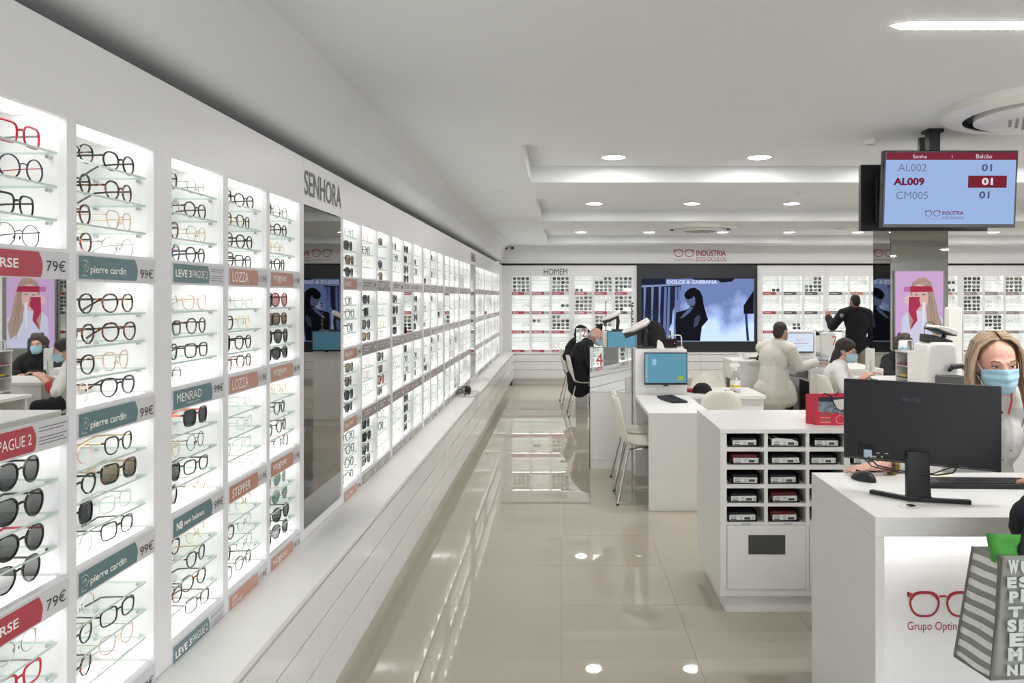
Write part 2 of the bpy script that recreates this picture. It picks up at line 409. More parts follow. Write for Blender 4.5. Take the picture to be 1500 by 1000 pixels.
# code: (words, kind, shape, half width, half height, in-plane rim, rim depth, frame material, temple material, lens)
DES = {
 'K': ('black round', 'e', 'panto', .0260, .0218, .0021, .0021, M_KBLK, M_KBLK, M_LENS),
 'S': ('black rectangular', 'e', 'square', .0265, .0195, .0019, .0019, M_KBLK, M_KBLK, M_LENS),
 'T': ('tortoiseshell round', 'e', 'panto', .0262, .0215, .0021, .0020, M_TORT, M_TORT, M_LENS),
 'H': ('dark tortoiseshell', 'e', 'panto', .0260, .0215, .0019, .0020, M_HTORT, M_TORT, M_LENS),
 'R': ('red rectangular', 'e', 'square', .0270, .0205, .0022, .0020, M_REDA, M_SILV, M_LENS),
 'N': ('navy round', 'e', 'round', .0250, .0230, .0014, .0018, M_NAVY, M_REDA, M_LENS),
 'M': ('thin black wire', 'e', 'round', .0245, .0225, .0009, .0010, M_MBLK, M_MBLK, M_LENS),
 'G': ('thin gold wire', 'e', 'panto', .0250, .0220, .0008, .0010, M_GOLD, M_GOLD, M_LENS),
 'V': ('thin silver wire', 'e', 'round', .0245, .0215, .0008, .0010, M_SILV, M_SILV, M_LENS),
 'W': ('rose coloured cat-eye', 'e', 'cat', .0260, .0215, .0013, .0015, M_ROSE, M_GOLD, M_LENS),
 'B': ('burgundy round', 'e', 'panto', .0255, .0220, .0021, .0020, M_BURG, M_KBLK, M_LENS),
 'C': ('black cat-eye', 'e', 'cat', .0265, .0205, .0019, .0019, M_KBLK, M_GOLD, M_LENS),
 'X': ('clear crystal', 'e', 'square', .0255, .0190, .0012, .0014, M_CRYS, M_SILV, M_LENS),
 'D': ('round black', 's', 'panto', .0285, .0255, .0022, .0022, M_KBLK, M_KBLK, M_SUN),
 'Y': ('black and red', 's', 'panto', .0275, .0245, .0022, .0022, M_KBLK, M_REDA, M_SUN),
 'E': ('square black', 's', 'square', .0290, .0235, .0024, .0022, M_KBLK, M_KBLK, M_BLKL),
 'O': ('black and orange', 's', 'square', .0290, .0235, .0024, .0022, M_KBLK, M_ORAN, M_BLKL),
 'F': ('brown tortoiseshell', 's', 'square', .0285, .0220, .0024, .0022, M_HTORT, M_GOLD, M_SUNB),
 'A': ('teal-lensed aviator', 's', 'drop', .0285, .0245, .0008, .0010, M_GOLD, M_GOLD, M_TEAL),
 'P': ('pink-lensed round', 's', 'panto', .0280, .0255, .0024, .0020, M_BURG, M_BURG, M_PINK),
 'Q': ('wide black wraparound', 's', 'cat', .0300, .0220, .0040, .0028, M_KBLK, M_KBLK, M_BLKL),
}
def outline(shape, a, b, n, side):
    pts = []
    ex = {'round': 2.0, 'panto': 2.3, 'square': 3.6, 'cat': 2.5, 'drop': 2.4}[shape]
    for i in range(n):
        t = 2*PI*i/n; c, s = math.cos(t), math.sin(t)
        x = a*math.copysign(abs(c)**(2/ex), c); z = b*math.copysign(abs(s)**(2/ex), s)
        lo = max(0, -z/b)
        if shape == 'panto': x *= 1-.20*lo**1.3; z += .06*b*max(0, c)*(s > 0)
        if shape == 'square': x *= 1-.10*lo
        if shape == 'cat':
            x *= 1-.18*lo; z += .16*b*max(0, c)*(1 if s > -.2 else 0)
        if shape == 'drop': x *= 1-.2*lo; x += .12*a*lo
        pts.append((x*side, z))
    return pts
def glasses_meshes(code, lod=0):
    w, kd, shp, a, b, rt, rd, fm, tm, lm = DES[code]; a *= 1.03; b *= 1.04; rt *= .86
    n = (28, 18, 12)[lod]; k = (6, 4, 3)[lod]
    fr, l1, l2, t1, t2 = MB(), MB(), MB(), MB(), MB()
    gap = .0085+rt; zc = b+rt
    for side, lens in ((-1, l1), (1, l2)):
        cx = side*(gap+a); pts = outline(shp, a, b, n, side)
        vs = []
        for i, (x, z) in enumerate(pts):
            px, pz = pts[i-1]; qx, qz = pts[(i+1) % n]; tx, tz = qx-px, qz-pz; l = math.hypot(tx, tz) or 1
            nx, nz = tz/l*side, -tx/l*side; th = rt*(1.25 if z > 0 and rt > .0015 else 1)
            X = cx+x; Y = 1.3*X*X
            for j in range(k):
                q = 2*PI*(j+.5)/k; vs.append((X+nx*math.cos(q)*th*1.2, Y+math.sin(q)*rd*1.2, zc+z+nz*math.cos(q)*th*1.2))
        fr.add(vs, [(i*k+j, ((i+1) % n)*k+j, ((i+1) % n)*k+(j+1) % k, i*k+(j+1) % k) for i in range(n) for j in range(k)])
        lens.add([(cx+x*.98, 1.3*(cx+x)**2, zc+z*.98) for x, z in pts], [tuple(range(n))])
        xo = side*(gap+2*a+rt*.6); zt = zc+b*.45
        hx = side*max(abs(xo)+.002, .066); y0 = 1.3*xo*xo
        fr.tube([(xo-side*.002, y0, zt), (hx, y0+.0025, zt+.0005), (hx+side*.0005, y0+.007, zt)], max(rt, .0011), max(3, k), flat=(1, 1.5))
        hr = max(.0012, min(rt, .0022)); tp = t1 if side < 0 else t2
        tp.tube([(hx, y0+.006, zt), (hx, .06, zt-.001), (hx-side*.001, .098, zt-.004), (hx-side*.003, .118, zt-.016), (hx-side*.006, .140, max(.003, zt-.036))],
                [hr, hr*.95, hr, hr*1.15, hr*1.2], max(4, k), flat=(.75, 1.35 if rt > .0015 else 1))
    bz = zc+b*.32
    fr.tube([(-gap-rt*.3, .0002, bz), (-gap*.5, -.0012, bz+.0022), (0, -.0016, bz+.003), (gap*.5, -.0012, bz+.0022), (gap+rt*.3, .0002, bz)], max(rt*1.1, .0010), max(3, k), flat=(1, 1.4 if rt > .0015 else 1))
    if rt < .0012 and lod == 0:      # nose pads
        for s in (-1, 1): fr.ell((s*.0075, .004, bz-.012), (.0012, .002, .0045), 6, 4)
    return fr, l1, l2, t1, t2, fm, tm, lm
GL_NEAR, GL_FAR, GL_LOW = {}, {}, {}
def near_template(code):
    if code in GL_NEAR: return GL_NEAR[code]
    fr, l1, l2, t1, t2, fm, tm, lm = glasses_meshes(code, 0)
    GL_NEAR[code] = (fr.mesh('frame', fm), [l.mesh('lens', lm, smooth=False) for l in (l1, l2)], [t.mesh('temple', tm) for t in (t1, t2)])
    return GL_NEAR[code]
def far_template(code):
    if code in GL_FAR: return GL_FAR[code]
    fr, l1, l2, t1, t2, fm, tm, lm = glasses_meshes(code, 1); m = MB()
    for p, i in ((fr, 0), (l1, 1), (l2, 1), (t1, 2), (t2, 2)): m.add(p.v, p.f, i)
    GL_FAR[code] = m.mesh('eyeglasses', [fm, lm, tm]); return GL_FAR[code]
NG = {'e': 0, 's': 0}
def place_glasses(code, loc, rz, where, group, near):
    w, kd = DES[code][:2]; nm = 'eyeglasses' if kd == 'e' else 'sunglasses'
    NG[kd] += 1
    lab = '%s %s %s' % (w, nm, where)
    if near:
        fm, ls, ts = near_template(code)
        r = bpy.data.objects.new(nm, None); C.objects.link(r); r.empty_display_size = .02
        for m, n in [(fm, 'frame')]+[(m, 'lens') for m in ls]+[(m, 'temple') for m in ts]: obj(n, m, r)
    else: r = obj(nm, far_template(code))
    r.location = loc; r.rotation_euler = (0, 0, rz)
    tag(r, lab, nm, group+(' (%s)' % nm if 0 else '')); return r
STUFF = MB(); STUFF_MATS = []
def smi(m):
    if m not in STUFF_MATS: STUFF_MATS.append(m)
    return STUFF_MATS.index(m)
def stuff_glasses(code, loc, rz):
    if code not in GL_LOW: GL_LOW[code] = glasses_meshes(code, 2)
    fr, l1, l2, t1, t2, fm, tm, lm = GL_LOW[code]; c, s = math.cos(rz), math.sin(rz)
    parts = [(fr, fm), (l1, lm), (l2, lm), (t1, tm), (t2, tm)]
    for p, m in parts:
        STUFF.add([(x*c-y*s+loc[0], x*s+y*c+loc[1], z+loc[2]) for x, y, z in p.v], p.f, smi(m))

# ================================================================ DISPLAY BAYS
SHN = ['top', 'second', 'third', 'lowest']; BXN = ['top', 'second', 'third', 'bottom']
# per bay, rows of four shelves (top to bottom): letters are the far piece, second string the near piece; '-' empty
BD = {
 0: [('RNSM', 'KHKV'), None, ('DDYD', 'EDFD'), ('VRKG', 'KMST')],
 1: [('KTWV', 'HKBT'), ('TTWK', 'KTHW'), ('CFXS', 'WKEW'), ('-SWX', 'VCTV')],
 2: [('VHGK', 'KVBN'), ('WHS-', 'VSKM'), ('OMSG', '-WDD'), ('GCTS', 'T-TG')],
 3: [('KCKS', 'KSKK'), ('XGKH', 'VKDT'), ('XXXX', 'XXVX'), ('GVVK', 'VKKT')],
 4: [('MKGK', 'KMGS'), ('PFDQ', 'DFDE'), ('GKHN', 'WKKG'), ('AADD', 'DDED')],
 5: [('MEFQ', 'S---'), ('SHKW', '-K--'), ('FFEQ', '--E-'), ('STHS', 'K--S')],
 6: [('WHGV', '-H--'), ('EEDF', '----'), ('WWVW', '----'), ('EEDD', 'E--D')],
 7: [('F-DF', '----'), ('VVGM', '----'), ('DFPD', '----'), ('MH-G', '----')],
 8: [('KSVX', '----'), ('DEDE', '----'), ('XVXX', '----'), ('XXGX', '----')],
 9: [('EEDE', '----'), None, ('EKSD', '----'), ('EEDE', '----')],
 10: [('VHKX', '----'), ('EKDE', '----'), ('VKHK', '----'), ('VXXG', '----')],
}
SIGNS = {  # colour, word, price
 0: [('red', 'CONVERSE', '79\u20ac'), ('red', 'LEVE 3 PAGUE 2', 'small'), ('red', 'CONVERSE', '79\u20ac'), ('red', 'LEVE 3 PAGUE 2', 'small')],
 1: [('teal', 'pierre cardin', '99\u20ac')]*4,
 2: [('teal', 'LEVE 3 PAGUE 2', 'small'), ('teal', 'MENRAD', '99\u20ac'), ('teal', 'new balance', '99\u20ac'), ('teal', 'LEVE 3 PAGUE 2', 'small')],
 3: [('terra', 'LOZZA', '119\u20ac'), ('terra', 'LOZZA', '119\u20ac'), ('terra', 'STEPPER', '119\u20ac'), ('terra', 'LOVE\nMOSCHINO', '119\u20ac')],
 4: [('terra', 'vogue', '119\u20ac'), ('terra', 'vogue', '89-119\u20ac'), ('terra', 'vogue', '119\u20ac'), ('terra', 'vogue', '89-119\u20ac')],
 5: [('terra', 'HUGO', '99-119\u20ac'), ('terra', 'RALPH', '119\u20ac'), ('terra', 'RALPH', '99-119\u20ac'), ('terra', 'RALPH', '119\u20ac')],
}
ORD = ['first', 'second', 'third', 'fourth', 'fifth', 'sixth', 'seventh', 'eighth', 'ninth', 'tenth', 'eleventh', 'twelfth']
def shelf_z(r, s):
    zb = RT[r]-OH; return zb+(0, .066, .1385, .211)[3-s]+.0006
TL = lambda d, y, z: (d, y, z)
rnd = random.Random(11)
MIRROR_BOX = {0: 1, 9: 1, 14: 1, 23: 1}
for bi, (a, b) in enumerate(BAYS):
    w = b-a; near = bi < 5
    if bi < 5: lab = '%s lit display column of the left wall, before the tall smoked mirror' % ORD[bi]
    elif bi < 20: lab = '%s lit display column past the tall smoked mirror, left wall' % (ORD+['thirteenth', 'fourteenth', 'fifteenth'])[bi-5]
    else: lab = '%s lit display column beyond the second smoked mirror, left wall' % ORD[bi-20]
    root = thing('display_case', lab, 'display case', (XW, a, 0), world=False, group='lit display columns of the left wall')
    hid = (MIRROR_BOX[bi],) if bi in MIRROR_BOX else ()
    box_parts(root, w, False, TL, pins=bi < 5, split=bi < 8, shelfstuff=bi > 10, hidden_rows=hid)
    if hid:
        r = hid[0]; mm = MB()
        zt, zb = RT[r]-.003, RT[r]-OH+.003
        if bi == 0: zt, zb = RT[r]+.004, RT[r]-OH-.004
        MB().box(-.02, .001, .004, w-.004, zb, zt).build('mirror', M_MIRROR, root, off=(0, 0, 0), smooth=False)
        MB().box(-.022, -.003, .001, w-.001, zb-.003, zt+.003).build('mirror_backing', M_DARK, root, off=(0, 0, 0), smooth=False)
    for r in range(4):
        if bi in SIGNS:
            c, word, price = SIGNS[bi][r]; fr_ = .74 if price != 'small' else .68
            base = sign(root, w, r, TL, (0, 1, 0), c, word, price, frac=fr_)
            if word.startswith('LEVE'):
                sign_text(base, w, r, TL, (0, 1, 0), 'LEVE 3', None, M_WHTXT, frac=fr_, h=.022, wd=.095, x0=.012, bold=.03)
                sign_text(base, w, r, TL, (0, 1, 0), 'PAGUE 2', 'small', M_WHTXT, frac=fr_, h=.022, wd=.096, x0=.114)
            elif word == 'pierre cardin':
                sign_text(base, w, r, TL, (0, 1, 0), word, price, M_WHTXT, frac=fr_, h=.022, wd=.148, x0=.044, bold=.015, dz=-.006)
                em = MB(); zc = RT[r]-OH-.036                       # curled emblem in a square corner
                em.tube([TL(.0046, .012, zc-.018), TL(.0046, .012, zc+.014), TL(.0046, .026, zc+.016), TL(.0046, .036, zc+.010), TL(.0046, .038, zc), TL(.0046, .032, zc-.010), TL(.0046, .022, zc-.008), TL(.0046, .019, zc+.002), TL(.0046, .026, zc+.007), TL(.0046, .031, zc), TL(.0046, .026, zc-.003)], .0006, 4)
                em.tube([TL(.0046, .012, zc-.018), TL(.0046, .030, zc-.019)], .0006, 4)
                em.build('emblem', M_WHTXT, base, off=(0, 0, 0))
            elif word == 'new balance':
                sign_text(base, w, r, TL, (0, 1, 0), word, price, M_WHTXT, frac=fr_, h=.016, wd=.125, x0=.062, bold=.02)
                sign_text(base, w, r, TL, (0, 1, 0), 'NB', None, M_WHTXT, frac=fr_, h=.022, wd=.036, x0=.018, bold=.05)
            elif word == 'MENRAD':
                sign_text(base, w, r, TL, (0, 1, 0), word, price, M_WHTXT, frac=fr_, h=.024, wd=.15, x0=.02, dz=.004)
                sign_text(base, w, r, TL, (0, 1, 0), 'Social Eyewear since 1896', None, M_WHTXT, frac=fr_, h=.006, wd=.075, x0=.08, dz=-.016)
            elif word == 'CONVERSE':
                sign_text(base, w, r, TL, (0, 1, 0), word, price, M_WHTXT, frac=fr_, h=.019, wd=.172, x0=.0, bold=.02)
            else:
                big = {'LOZZA': (.034, .13), 'STEPPER': (.028, .15), 'vogue': (.028, .14), 'HUGO': (.022, .10), 'RALPH': (.022, .13)}.get(word, (.03, .08))
                sign_text(base, w, r, TL, (0, 1, 0), word, price, M_WHTXT, frac=fr_, h=big[0], wd=big[1], x0=.022)
        else:
            c = 'lightgrey' if (r == 0 or bi > 9) and rnd.random() < .6 else 'greybrown'
            base = sign(root, w, r, TL, (0, 1, 0), c, '', '', detail=False)
            if bi < 20:
                m = MB(); zt = RT[r]-OH-.02
                for i in range(2): m.add([TL(.0038, .03, zt-.016*i), TL(.0038, w*.6-.05*i, zt-.016*i), TL(.0038, w*.6-.05*i, zt-.016*i-.008), TL(.0038, .03, zt-.016*i-.008)], [(0, 1, 2, 3)])
                m.add([TL(.0038, w*.8, zt-.004), TL(.0038, w-.02, zt-.004), TL(.0038, w-.02, zt-.024), TL(.0038, w*.8, zt-.024)], [(0, 1, 2, 3)])
                m.build('print', M_GREYTXT if c == 'lightgrey' else mat('pale_print', (176, 170, 166), .4), base, off=(0, 0, 0), smooth=False)
    # what stands on the shelves
    for r in range(4):
        if r in hid: continue
        for s in range(4):
            z = shelf_z(r, s)
            if bi in BD and BD[bi][r] is None: continue
            if bi in BD: codes = (BD[bi][r][1][s], BD[bi][r][0][s])
            else:
                p = rnd.random(); codes = ('-', rnd.choice('XVXVGXWXMVX') if p < .62 else (rnd.choice('EDQKES') if p < .86 else '-'))
            for side, code in enumerate(codes):
                if code == '-': continue
                y = a+w*(.25 if side == 0 else .77)+rnd.uniform(-.006, .006)
                loc = (XW-(.044 if bi < 5 else .032)-rnd.uniform(0, .008), y, z); rz = PI/2+rnd.uniform(-.12, .08)
                if bi <= 10:
                    colw = ('%s column from near end' % ORD[bi]) if bi < 5 else ('%s column past tall mirror' % ORD[bi-5])
                    sd = 'far half' if side else 'near half'
                    place_glasses(code, loc, rz, '%s %s shelf, %s box, %s' % (sd, SHN[s], BXN[r], colw), 'frames shown on the left wall', bi < 5)
                else: stuff_glasses(code, loc, rz)

# tall smoked mirrors
for (a, b), lab in ((MIR1, 'tall smoked mirror panel under the large dark lettering, left wall'), (MIR2, 'narrow distant smoked mirror panel near the back end of left wall')):
    t = thing('tall_mirror', lab, 'mirror', (XW, a, LEDGE), world=True)
    MB().box(XF0, XW-.001, a+.006, b-.006, LEDGE+.045, RT[0]-.004).build('mirror_glass', M_DKMIRROR, t, smooth=False)
    MB().box(XF0-.01, XF0, a, b, LEDGE+.03, RT[0]).build('backing', M_DARK, t, smooth=False)
    MB().box(XF0, XW-.0005, a, b, LEDGE, LEDGE+.040).build('plinth', M_PANEL, t, smooth=False)
for a, b in ((MIR1[0]+.005, MIR1[1]+.0),(MIR2[0], MIR2[1])):
    o = text('section_lettering', 'SENHORA', M_GREYTXT, wall_left, (XW+.0015, a, 2.030), (0, 1, 0), (0, 0, 1), b-a, .105, 0.012)

# ---------------- ledge and base cabinets, left wall
XLF = -.867
lg = MB().box(XW, XLF, YF, YB, LEDGE-.022, LEDGE).build('ledge', M_LAM, bev=.0015)
tag(lg, 'long white worktop ledge under the left wall displays', 'ledge')
def drawer_unit(x0, x1, y0, y1, axis, lab, grp, cuts):
    """cabinet with three full width drawer rows; axis 'y' runs along the left wall, 'x' along the back"""
    t = thing('base_cabinet', lab, 'cabinet', ((x0+x1)/2, (y0+y1)/2, 0), group=grp)
    if axis == 'y': MB().box(x0, x1-.022, y0, y1, .10, LEDGE-.022).box(x0, x1-.07, y0, y1, 0, .10).build('carcass', M_LAM, t, smooth=False)
    else: MB().box(x0, x1, y0+.022, y1, .10, LEDGE-.022).box(x0, x1, y0+.07, y1, 0, .10).build('carcass', M_LAM, t, smooth=False)
    for z0, z1 in ((.432, .553), (.288, .424), (.128, .280)):
        for c0, c1 in cuts:
            m = MB()
            if axis == 'y': m.box(x1-.020, x1, c0+.0015, c1-.0015, z0, z1)
            else: m.box(c0+.0015, c1-.0015, y0, y0+.020, z0, z1)
            m.build('drawer_front', M_GLOSSW, t, bev=.0012)
y = 1.2; i = 0
while y < 14.0:
    y1 = min(y+1.6, 14.3)
    mid = (y+y1)/2
    nm = ['nearest', 'second', 'third', 'fourth', 'fifth', 'sixth', 'seventh', 'eighth', 'last and most distant'][min(i, 8)]
    drawer_unit(-1.295, XLF, y, y1, 'y', '%s white drawer cabinet under the left wall ledge' % nm, 'drawer cabinets along the left wall', [(y, mid), (mid, y1)])
    y = y1; i += 1

# ================================================================ BACK WALL DISPLAYS
KX = YB/F
bpx = [749.9, 779.0, 807.9, 841.7, 870.8, 900.2, 1117.4, 1147.7, 1178.5, 1214.4, 1245.3, 1276.2, 1312, 1343, 1375.5, 1411.9, 1442.8, 1473.5, 1509, 1540, 1571]
BB = [((p-CX)*KX, (p-CX)*KX+(.331 if p < 1000 else .343)) for p in bpx]
SCR = ((932.7-CX)*KX, (1108.8-CX)*KX)
YC = YB-.265                     # front of the back ledge
bf = MB(); prev = XW
for a, b in BB+[(XR, XR)]:
    if prev < SCR[0] < a: bf.box(prev, SCR[0], YB, YB+.016, LEDGE, RT[0]); prev = SCR[1]
    bf.box(prev, a, YB, YB+.016, LEDGE, RT[0]); prev = b
for a, b in BB:
    for r in range(4): bf.box(a, b, YB, YB+.016, RT[r+1] if r < 3 else LEDGE, RT[r]-OH)
bf.build('panel_frame', M_PANEL, wall_back, smooth=False)
cut = [XW, -.93, SCR[0]]
for a, b in zip(cut, cut[1:]): MB().box(a+.001, b-.001, YB, YB+.016, RT[0], 2.186).build('wall_panel', M_PANEL, wall_back, bev=.001)
cut = [SCR[1], 4.88, 6.1, 7.37, XR]
for a, b in zip(cut, cut[1:]): MB().box(a+.001, b-.001, YB, YB+.016, RT[0], 2.186).build('wall_panel', M_PANEL, wall_back, bev=.001)
TB = lambda d, y, z: (y, -d, z)
DARKB = {0: {0: 'EDED' 'EDDE'}, 2: {0: 'EDFE' 'DEDE', 2: 'DFED' '-EDF', 1: '----' '--E-'}, 4: {0: '-EDE' 'DDED', 2: 'FDEE' '-DE-'}, 5: {0: 'DEDD' 'EDE-', 1: 'EDEE' 'DDD-'},
         3: {1: 'FEED' 'EDFY', 0: '---E' '----'}, 1: {2: '-D--' '----'}, 6: {0: '----' '---E'}, 8: {0: '--ED' 'DDEE'}, 7: {2: '----' '--DE'},
         14: {0: '-D-E' '-E-D'}, 15: {0: 'EDED' 'EDFE', 1: 'FEED' 'EDDE'}, 16: {2: 'DEE-' 'EDDE'}, 17: {0: 'FFDF' 'FDDD'}}
for bi, (a, b) in enumerate(BB):
    w = b-a
    if bi < 6: lab = '%s lit display column of the back wall, left of the big screen' % ORD[bi]
    elif bi < 15: lab = '%s lit display column of the back wall, right of the big screen' % ORD[bi-6]
    else: lab = '%s lit display column past the mirrored pillar, back wall' % ORD[bi-15]
    root = thing('display_case', lab, 'display case', (a, YB, 0), world=False, group='lit display columns of the back wall')
    box_parts(root, w, False, TB, pins=False, shelfstuff=bi > 17 or 10 < bi < 15)
    for r in range(4):
        col = 'red' if bi < 7 else ('slate' if bi in (7, 8, 9) else ('terra' if bi in (10, 14) else 'greybrown'))
        if bi == 5 and r == 1: col = 'slate'
        base = sign(root, w, r, TB, (1, 0, 0), col, '', '', frac=.70)
        m = MB(); zt = RT[r]-OH-.026
        for x0_, x1_ in ((.02, .15),): m.add([TB(.0048, x0_, zt-.018), TB(.0048, x1_, zt-.018), TB(.0048, x1_, zt-.004), TB(.0048, x0_, zt-.004)], [(0, 1, 2, 3)])
        if bi not in (0, 1, 3) or r > 2: m.build('print', mat('faint_print', (200, 176, 176), .4), base, off=(0, 0, 0), smooth=False)
        else:
            wd = {0: ['FILA', 'FILA', 'Police', 'LACOSTE'], 1: ['POLAR', 'POLAR', 'Polaroid', 'POLAR'], 3: ['CARRERA']*4}[bi][r]
            sign_text(base, w, r, TB, (1, 0, 0), wd, '79\u20ac', M_WHTXT, frac=.70, h=.028, wd=.10 if len(wd) < 5 else .16, x0=.02, bold=.03)
    for r in range(4):
        for s in range(4):
            for side in (0, 1):
                code = DARKB.get(bi, {}).get(r, '--------')[side*4+s]
                loc = (a+w*(.26 if side == 0 else .745)+rnd.uniform(-.006, .006), YB+.043+rnd.uniform(0, .01), shelf_z(r, s))
                rz = rnd.uniform(-.12, .12)
                if code != '-':
                    wh = '%s column left of screen' % ORD[bi] if bi < 6 else ('%s column right of screen' % ORD[bi-6] if bi < 15 else '%s column past the pillar' % ORD[bi-15])
                    place_glasses(code, loc, rz, '%s of %s shelf, %s box, %s' % (('left', 'right')[side], SHN[s], BXN[r], wh), 'frames shown on the back wall', False)
                else:
                    p = rnd.random()
                    if p < .9: stuff_glasses(rnd.choice('XVGMXVHXVMX' if bi not in (2, 4) else 'MXVHS'), loc, rz)
so = obj('eyeglasses_rows', STUFF.mesh('eyeglasses_rows', STUFF_MATS))
tag(so, 'rows of small distant eyeglasses filling the far display columns', 'eyeglasses', kind='stuff')

# back ledge and drawers
lb = MB().box(XLF-.0, XR, YC, YB+.02, LEDGE-.022, LEDGE).build('ledge', M_LAM, bev=.0015)
tag(lb, 'white ledge running along the back wall under the displays', 'ledge')
xs = [XLF-.022, .55, 1.86, 3.2, 4.6, 6.0, 7.5, XR]
for i, (a, b) in enumerate(zip(xs, xs[1:])):
    nm = ORD[i]; mid = (a+b)/2
    drawer_unit(a, b, YC+.005, YB+.02, 'x', '%s white drawer cabinet along the back wall, counted from the corner' % nm, 'drawer cabinets along the back wall', [(a, mid), (mid, b)])
o = text('section_lettering', 'HOMEM', M_BLKTXT, wall_back, ((796.5-CX)*KX, YB-.002, 2.01), (1, 0, 0), (0, 0, 1), .435, .115)

# ---------------- logo (spectacles outline + words)
def logo_glasses(parent, o, w, m, T_, name='logo_spectacles', t=.06):
    """flat spectacles outline of width w at lower-left o; T_(u, v) to local"""
    h = w*.36; mm = MB()
    for s in (0, 1):
        cx = .24 if s == 0 else .76; n = 32; vs = []
        for i in range(n):
            q = 2*PI*i/n; c, sn = math.cos(q), math.sin(q)
            x = math.copysign(abs(c)**.72, c); z = math.copysign(abs(sn)**.72, sn)
            x *= (1-.18*max(0, -z))
            for k in (1, 0):
                th = .030+(.012 if sn > .3 else 0)
                vs.append(T_(o[0]+(cx+x*(.20-k*th+.015))*w, o[1]+h*.5+z*(.175-k*th+.01)*w))
        mm.add(vs, [(2*i, 2*((i+1) % n), 2*((i+1) % n)+1, 2*i+1) for i in range(n)])
        e = -1 if s == 0 else 1
        q = [(cx+e*.17, .155), (cx+e*.245, .175), (cx+e*.245, .115), (cx+e*.215, .09)]
        mm.add([T_(o[0]+x*w, o[1]+h*.5+z*w) for x, z in q], [(0, 1, 2, 3)])
    q = [(.43, .085), (.46, .125), (.54, .125), (.57, .085), (.54, .10), (.46, .10)]
    mm.add([T_(o[0]+x*w, o[1]+h*.5+z*w) for x, z in q], [(0, 1, 2, 5), (2, 3, 4, 5)])
    return mm.build(name, m, parent, off=(0, 0, 0), smooth=False)
lgx = (987-CX)*KX; lgz = H-(376-CY)*KX
T_ = lambda u, v: (u, YB-.003, v)
fl = thing('fascia_logo', 'red spectacles logo and shop lettering on the fascia above the big screen', 'sign', (lgx, YB, lgz))
fl['_o'] = (0, 0, 0); fl.location = (0, 0, 0)
logo_glasses(fl, (lgx, lgz), .375, M_RED, T_)
text('lettering', 'IND\u00daSTRIA', M_RED, fl, ((1020-CX)*KX, YB-.003, H-(375-CY)*KX), (1, 0, 0), (0, 0, 1), .545, .135, .02)
text('lettering', 'DOS \u00d3CULOS', M_RED, fl, ((1020-CX)*KX, YB-.003, H-(382.5-CY)*KX), (1, 0, 0), (0, 0, 1), .55, .092, .0)
text('lettering', 'Grupo Optind\u00fastria', M_RED, fl, (lgx, YB-.003, H-(382-CY)*KX), (1, 0, 0), (0, 0, 1), .375, .035)

# ---------------- big screen in its black surround
ts = thing('video_wall', 'big dark framed video screen on the back wall showing a woman in sunglasses', 'screen', (0, 0, 0))
x0, x1 = SCR
MB().box(x0, x1, YB-.03, YB+.2, LEDGE, 2.186).build('surround', mat('black_laminate', (32, 34, 40), .35, var=.08), ts, smooth=False)
def scr_pt(px, py, k=0): return ((px-CX)*KX, YB-.034-.0006*k, H-(py-CY)*KX)
def screen_grad():
    m = bpy.data.materials.new('video_background'); m.use_nodes = True; nt = m.node_tree
    for n in list(nt.nodes): nt.nodes.remove(n)
    o = nt.nodes.new('ShaderNodeOutputMaterial'); e = nt.nodes.new('ShaderNodeEmission'); tc = nt.nodes.new('ShaderNodeTexCoord')
    n1 = nt.nodes.new('ShaderNodeTexNoise'); n1.inputs['Scale'].default_value = 2.2; n1.inputs['Detail'].default_value = 5
    sp = nt.nodes.new('ShaderNodeSeparateXYZ'); nt.links.new(tc.outputs['Generated'], sp.inputs[0]); nt.links.new(tc.outputs['Object'], n1.inputs[0])
    ad = nt.nodes.new('ShaderNodeMath'); ad.operation = 'MULTIPLY_ADD'; ad.inputs[1].default_value = -.75; nt.links.new(sp.outputs[2], ad.inputs[0])
    nt.links.new(n1.outputs[0], ad.inputs[2])
    r = nt.nodes.new('ShaderNodeValToRGB'); r.color_ramp.elements[0].position = -.0; r.color_ramp.elements[0].color = s2l((92, 108, 150))+(1,)
    r.color_ramp.elements[1].position = .42; r.color_ramp.elements[1].color = s2l((172, 192, 236))+(1,)
    nt.links.new(ad.outputs[0], r.inputs[0]); nt.links.new(r.outputs[0], e.inputs[0]); nt.links.new(e.outputs[0], o.inputs[0]); return m
a_, b_ = scr_pt(939.5, 408), scr_pt(1104, 499.5)
scr = MB().add([(a_[0], a_[1], b_[2]), (b_[0], a_[1], b_[2]), (b_[0], a_[1], a_[2]), (a_[0], a_[1], a_[2])], [(0, 1, 2, 3)]).build('screen', screen_grad(), ts, smooth=False)
def spoly(name, pts, rgb, k, e=1.0):
    """flat picture element on the big screen; points in the 1480x1000 enlargement of the screen area"""
    m = led('picture_%d_%d_%d' % rgb, rgb, e); q = [scr_pt(930+x/8.0, 395+y/8.0, k) for x, y in pts]
    bm = MB().add(q, [tuple(range(len(q)))])
    return bm.build(name, m, scr, smooth=False)
spoly('picture_shade', [(76, 104), (560, 104), (520, 300), (440, 480), (430, 620), (330, 832), (76, 832)], (34, 40, 58), 1)
for x in (115, 205, 290): spoly('picture_column', [(x-14, 190), (x+14, 190), (x+2, 500), (x+14, 832), (x-36, 832), (x-14, 480)], (120, 136, 186), 2)
for x in (345, 385, 470, 505): spoly('picture_column', [(x, 200), (x+26, 200), (x+12, 832), (x-22, 832)], (104, 120, 170), 2)
spoly('picture_railing', [(76, 180), (560, 165), (560, 182), (76, 206)], (128, 144, 190), 3)
for i in range(12): spoly('picture_slats', [(84, 480+i*26), (280, 480+i*26), (280, 490+i*26), (84, 490+i*26)], (48, 54, 78), 3)
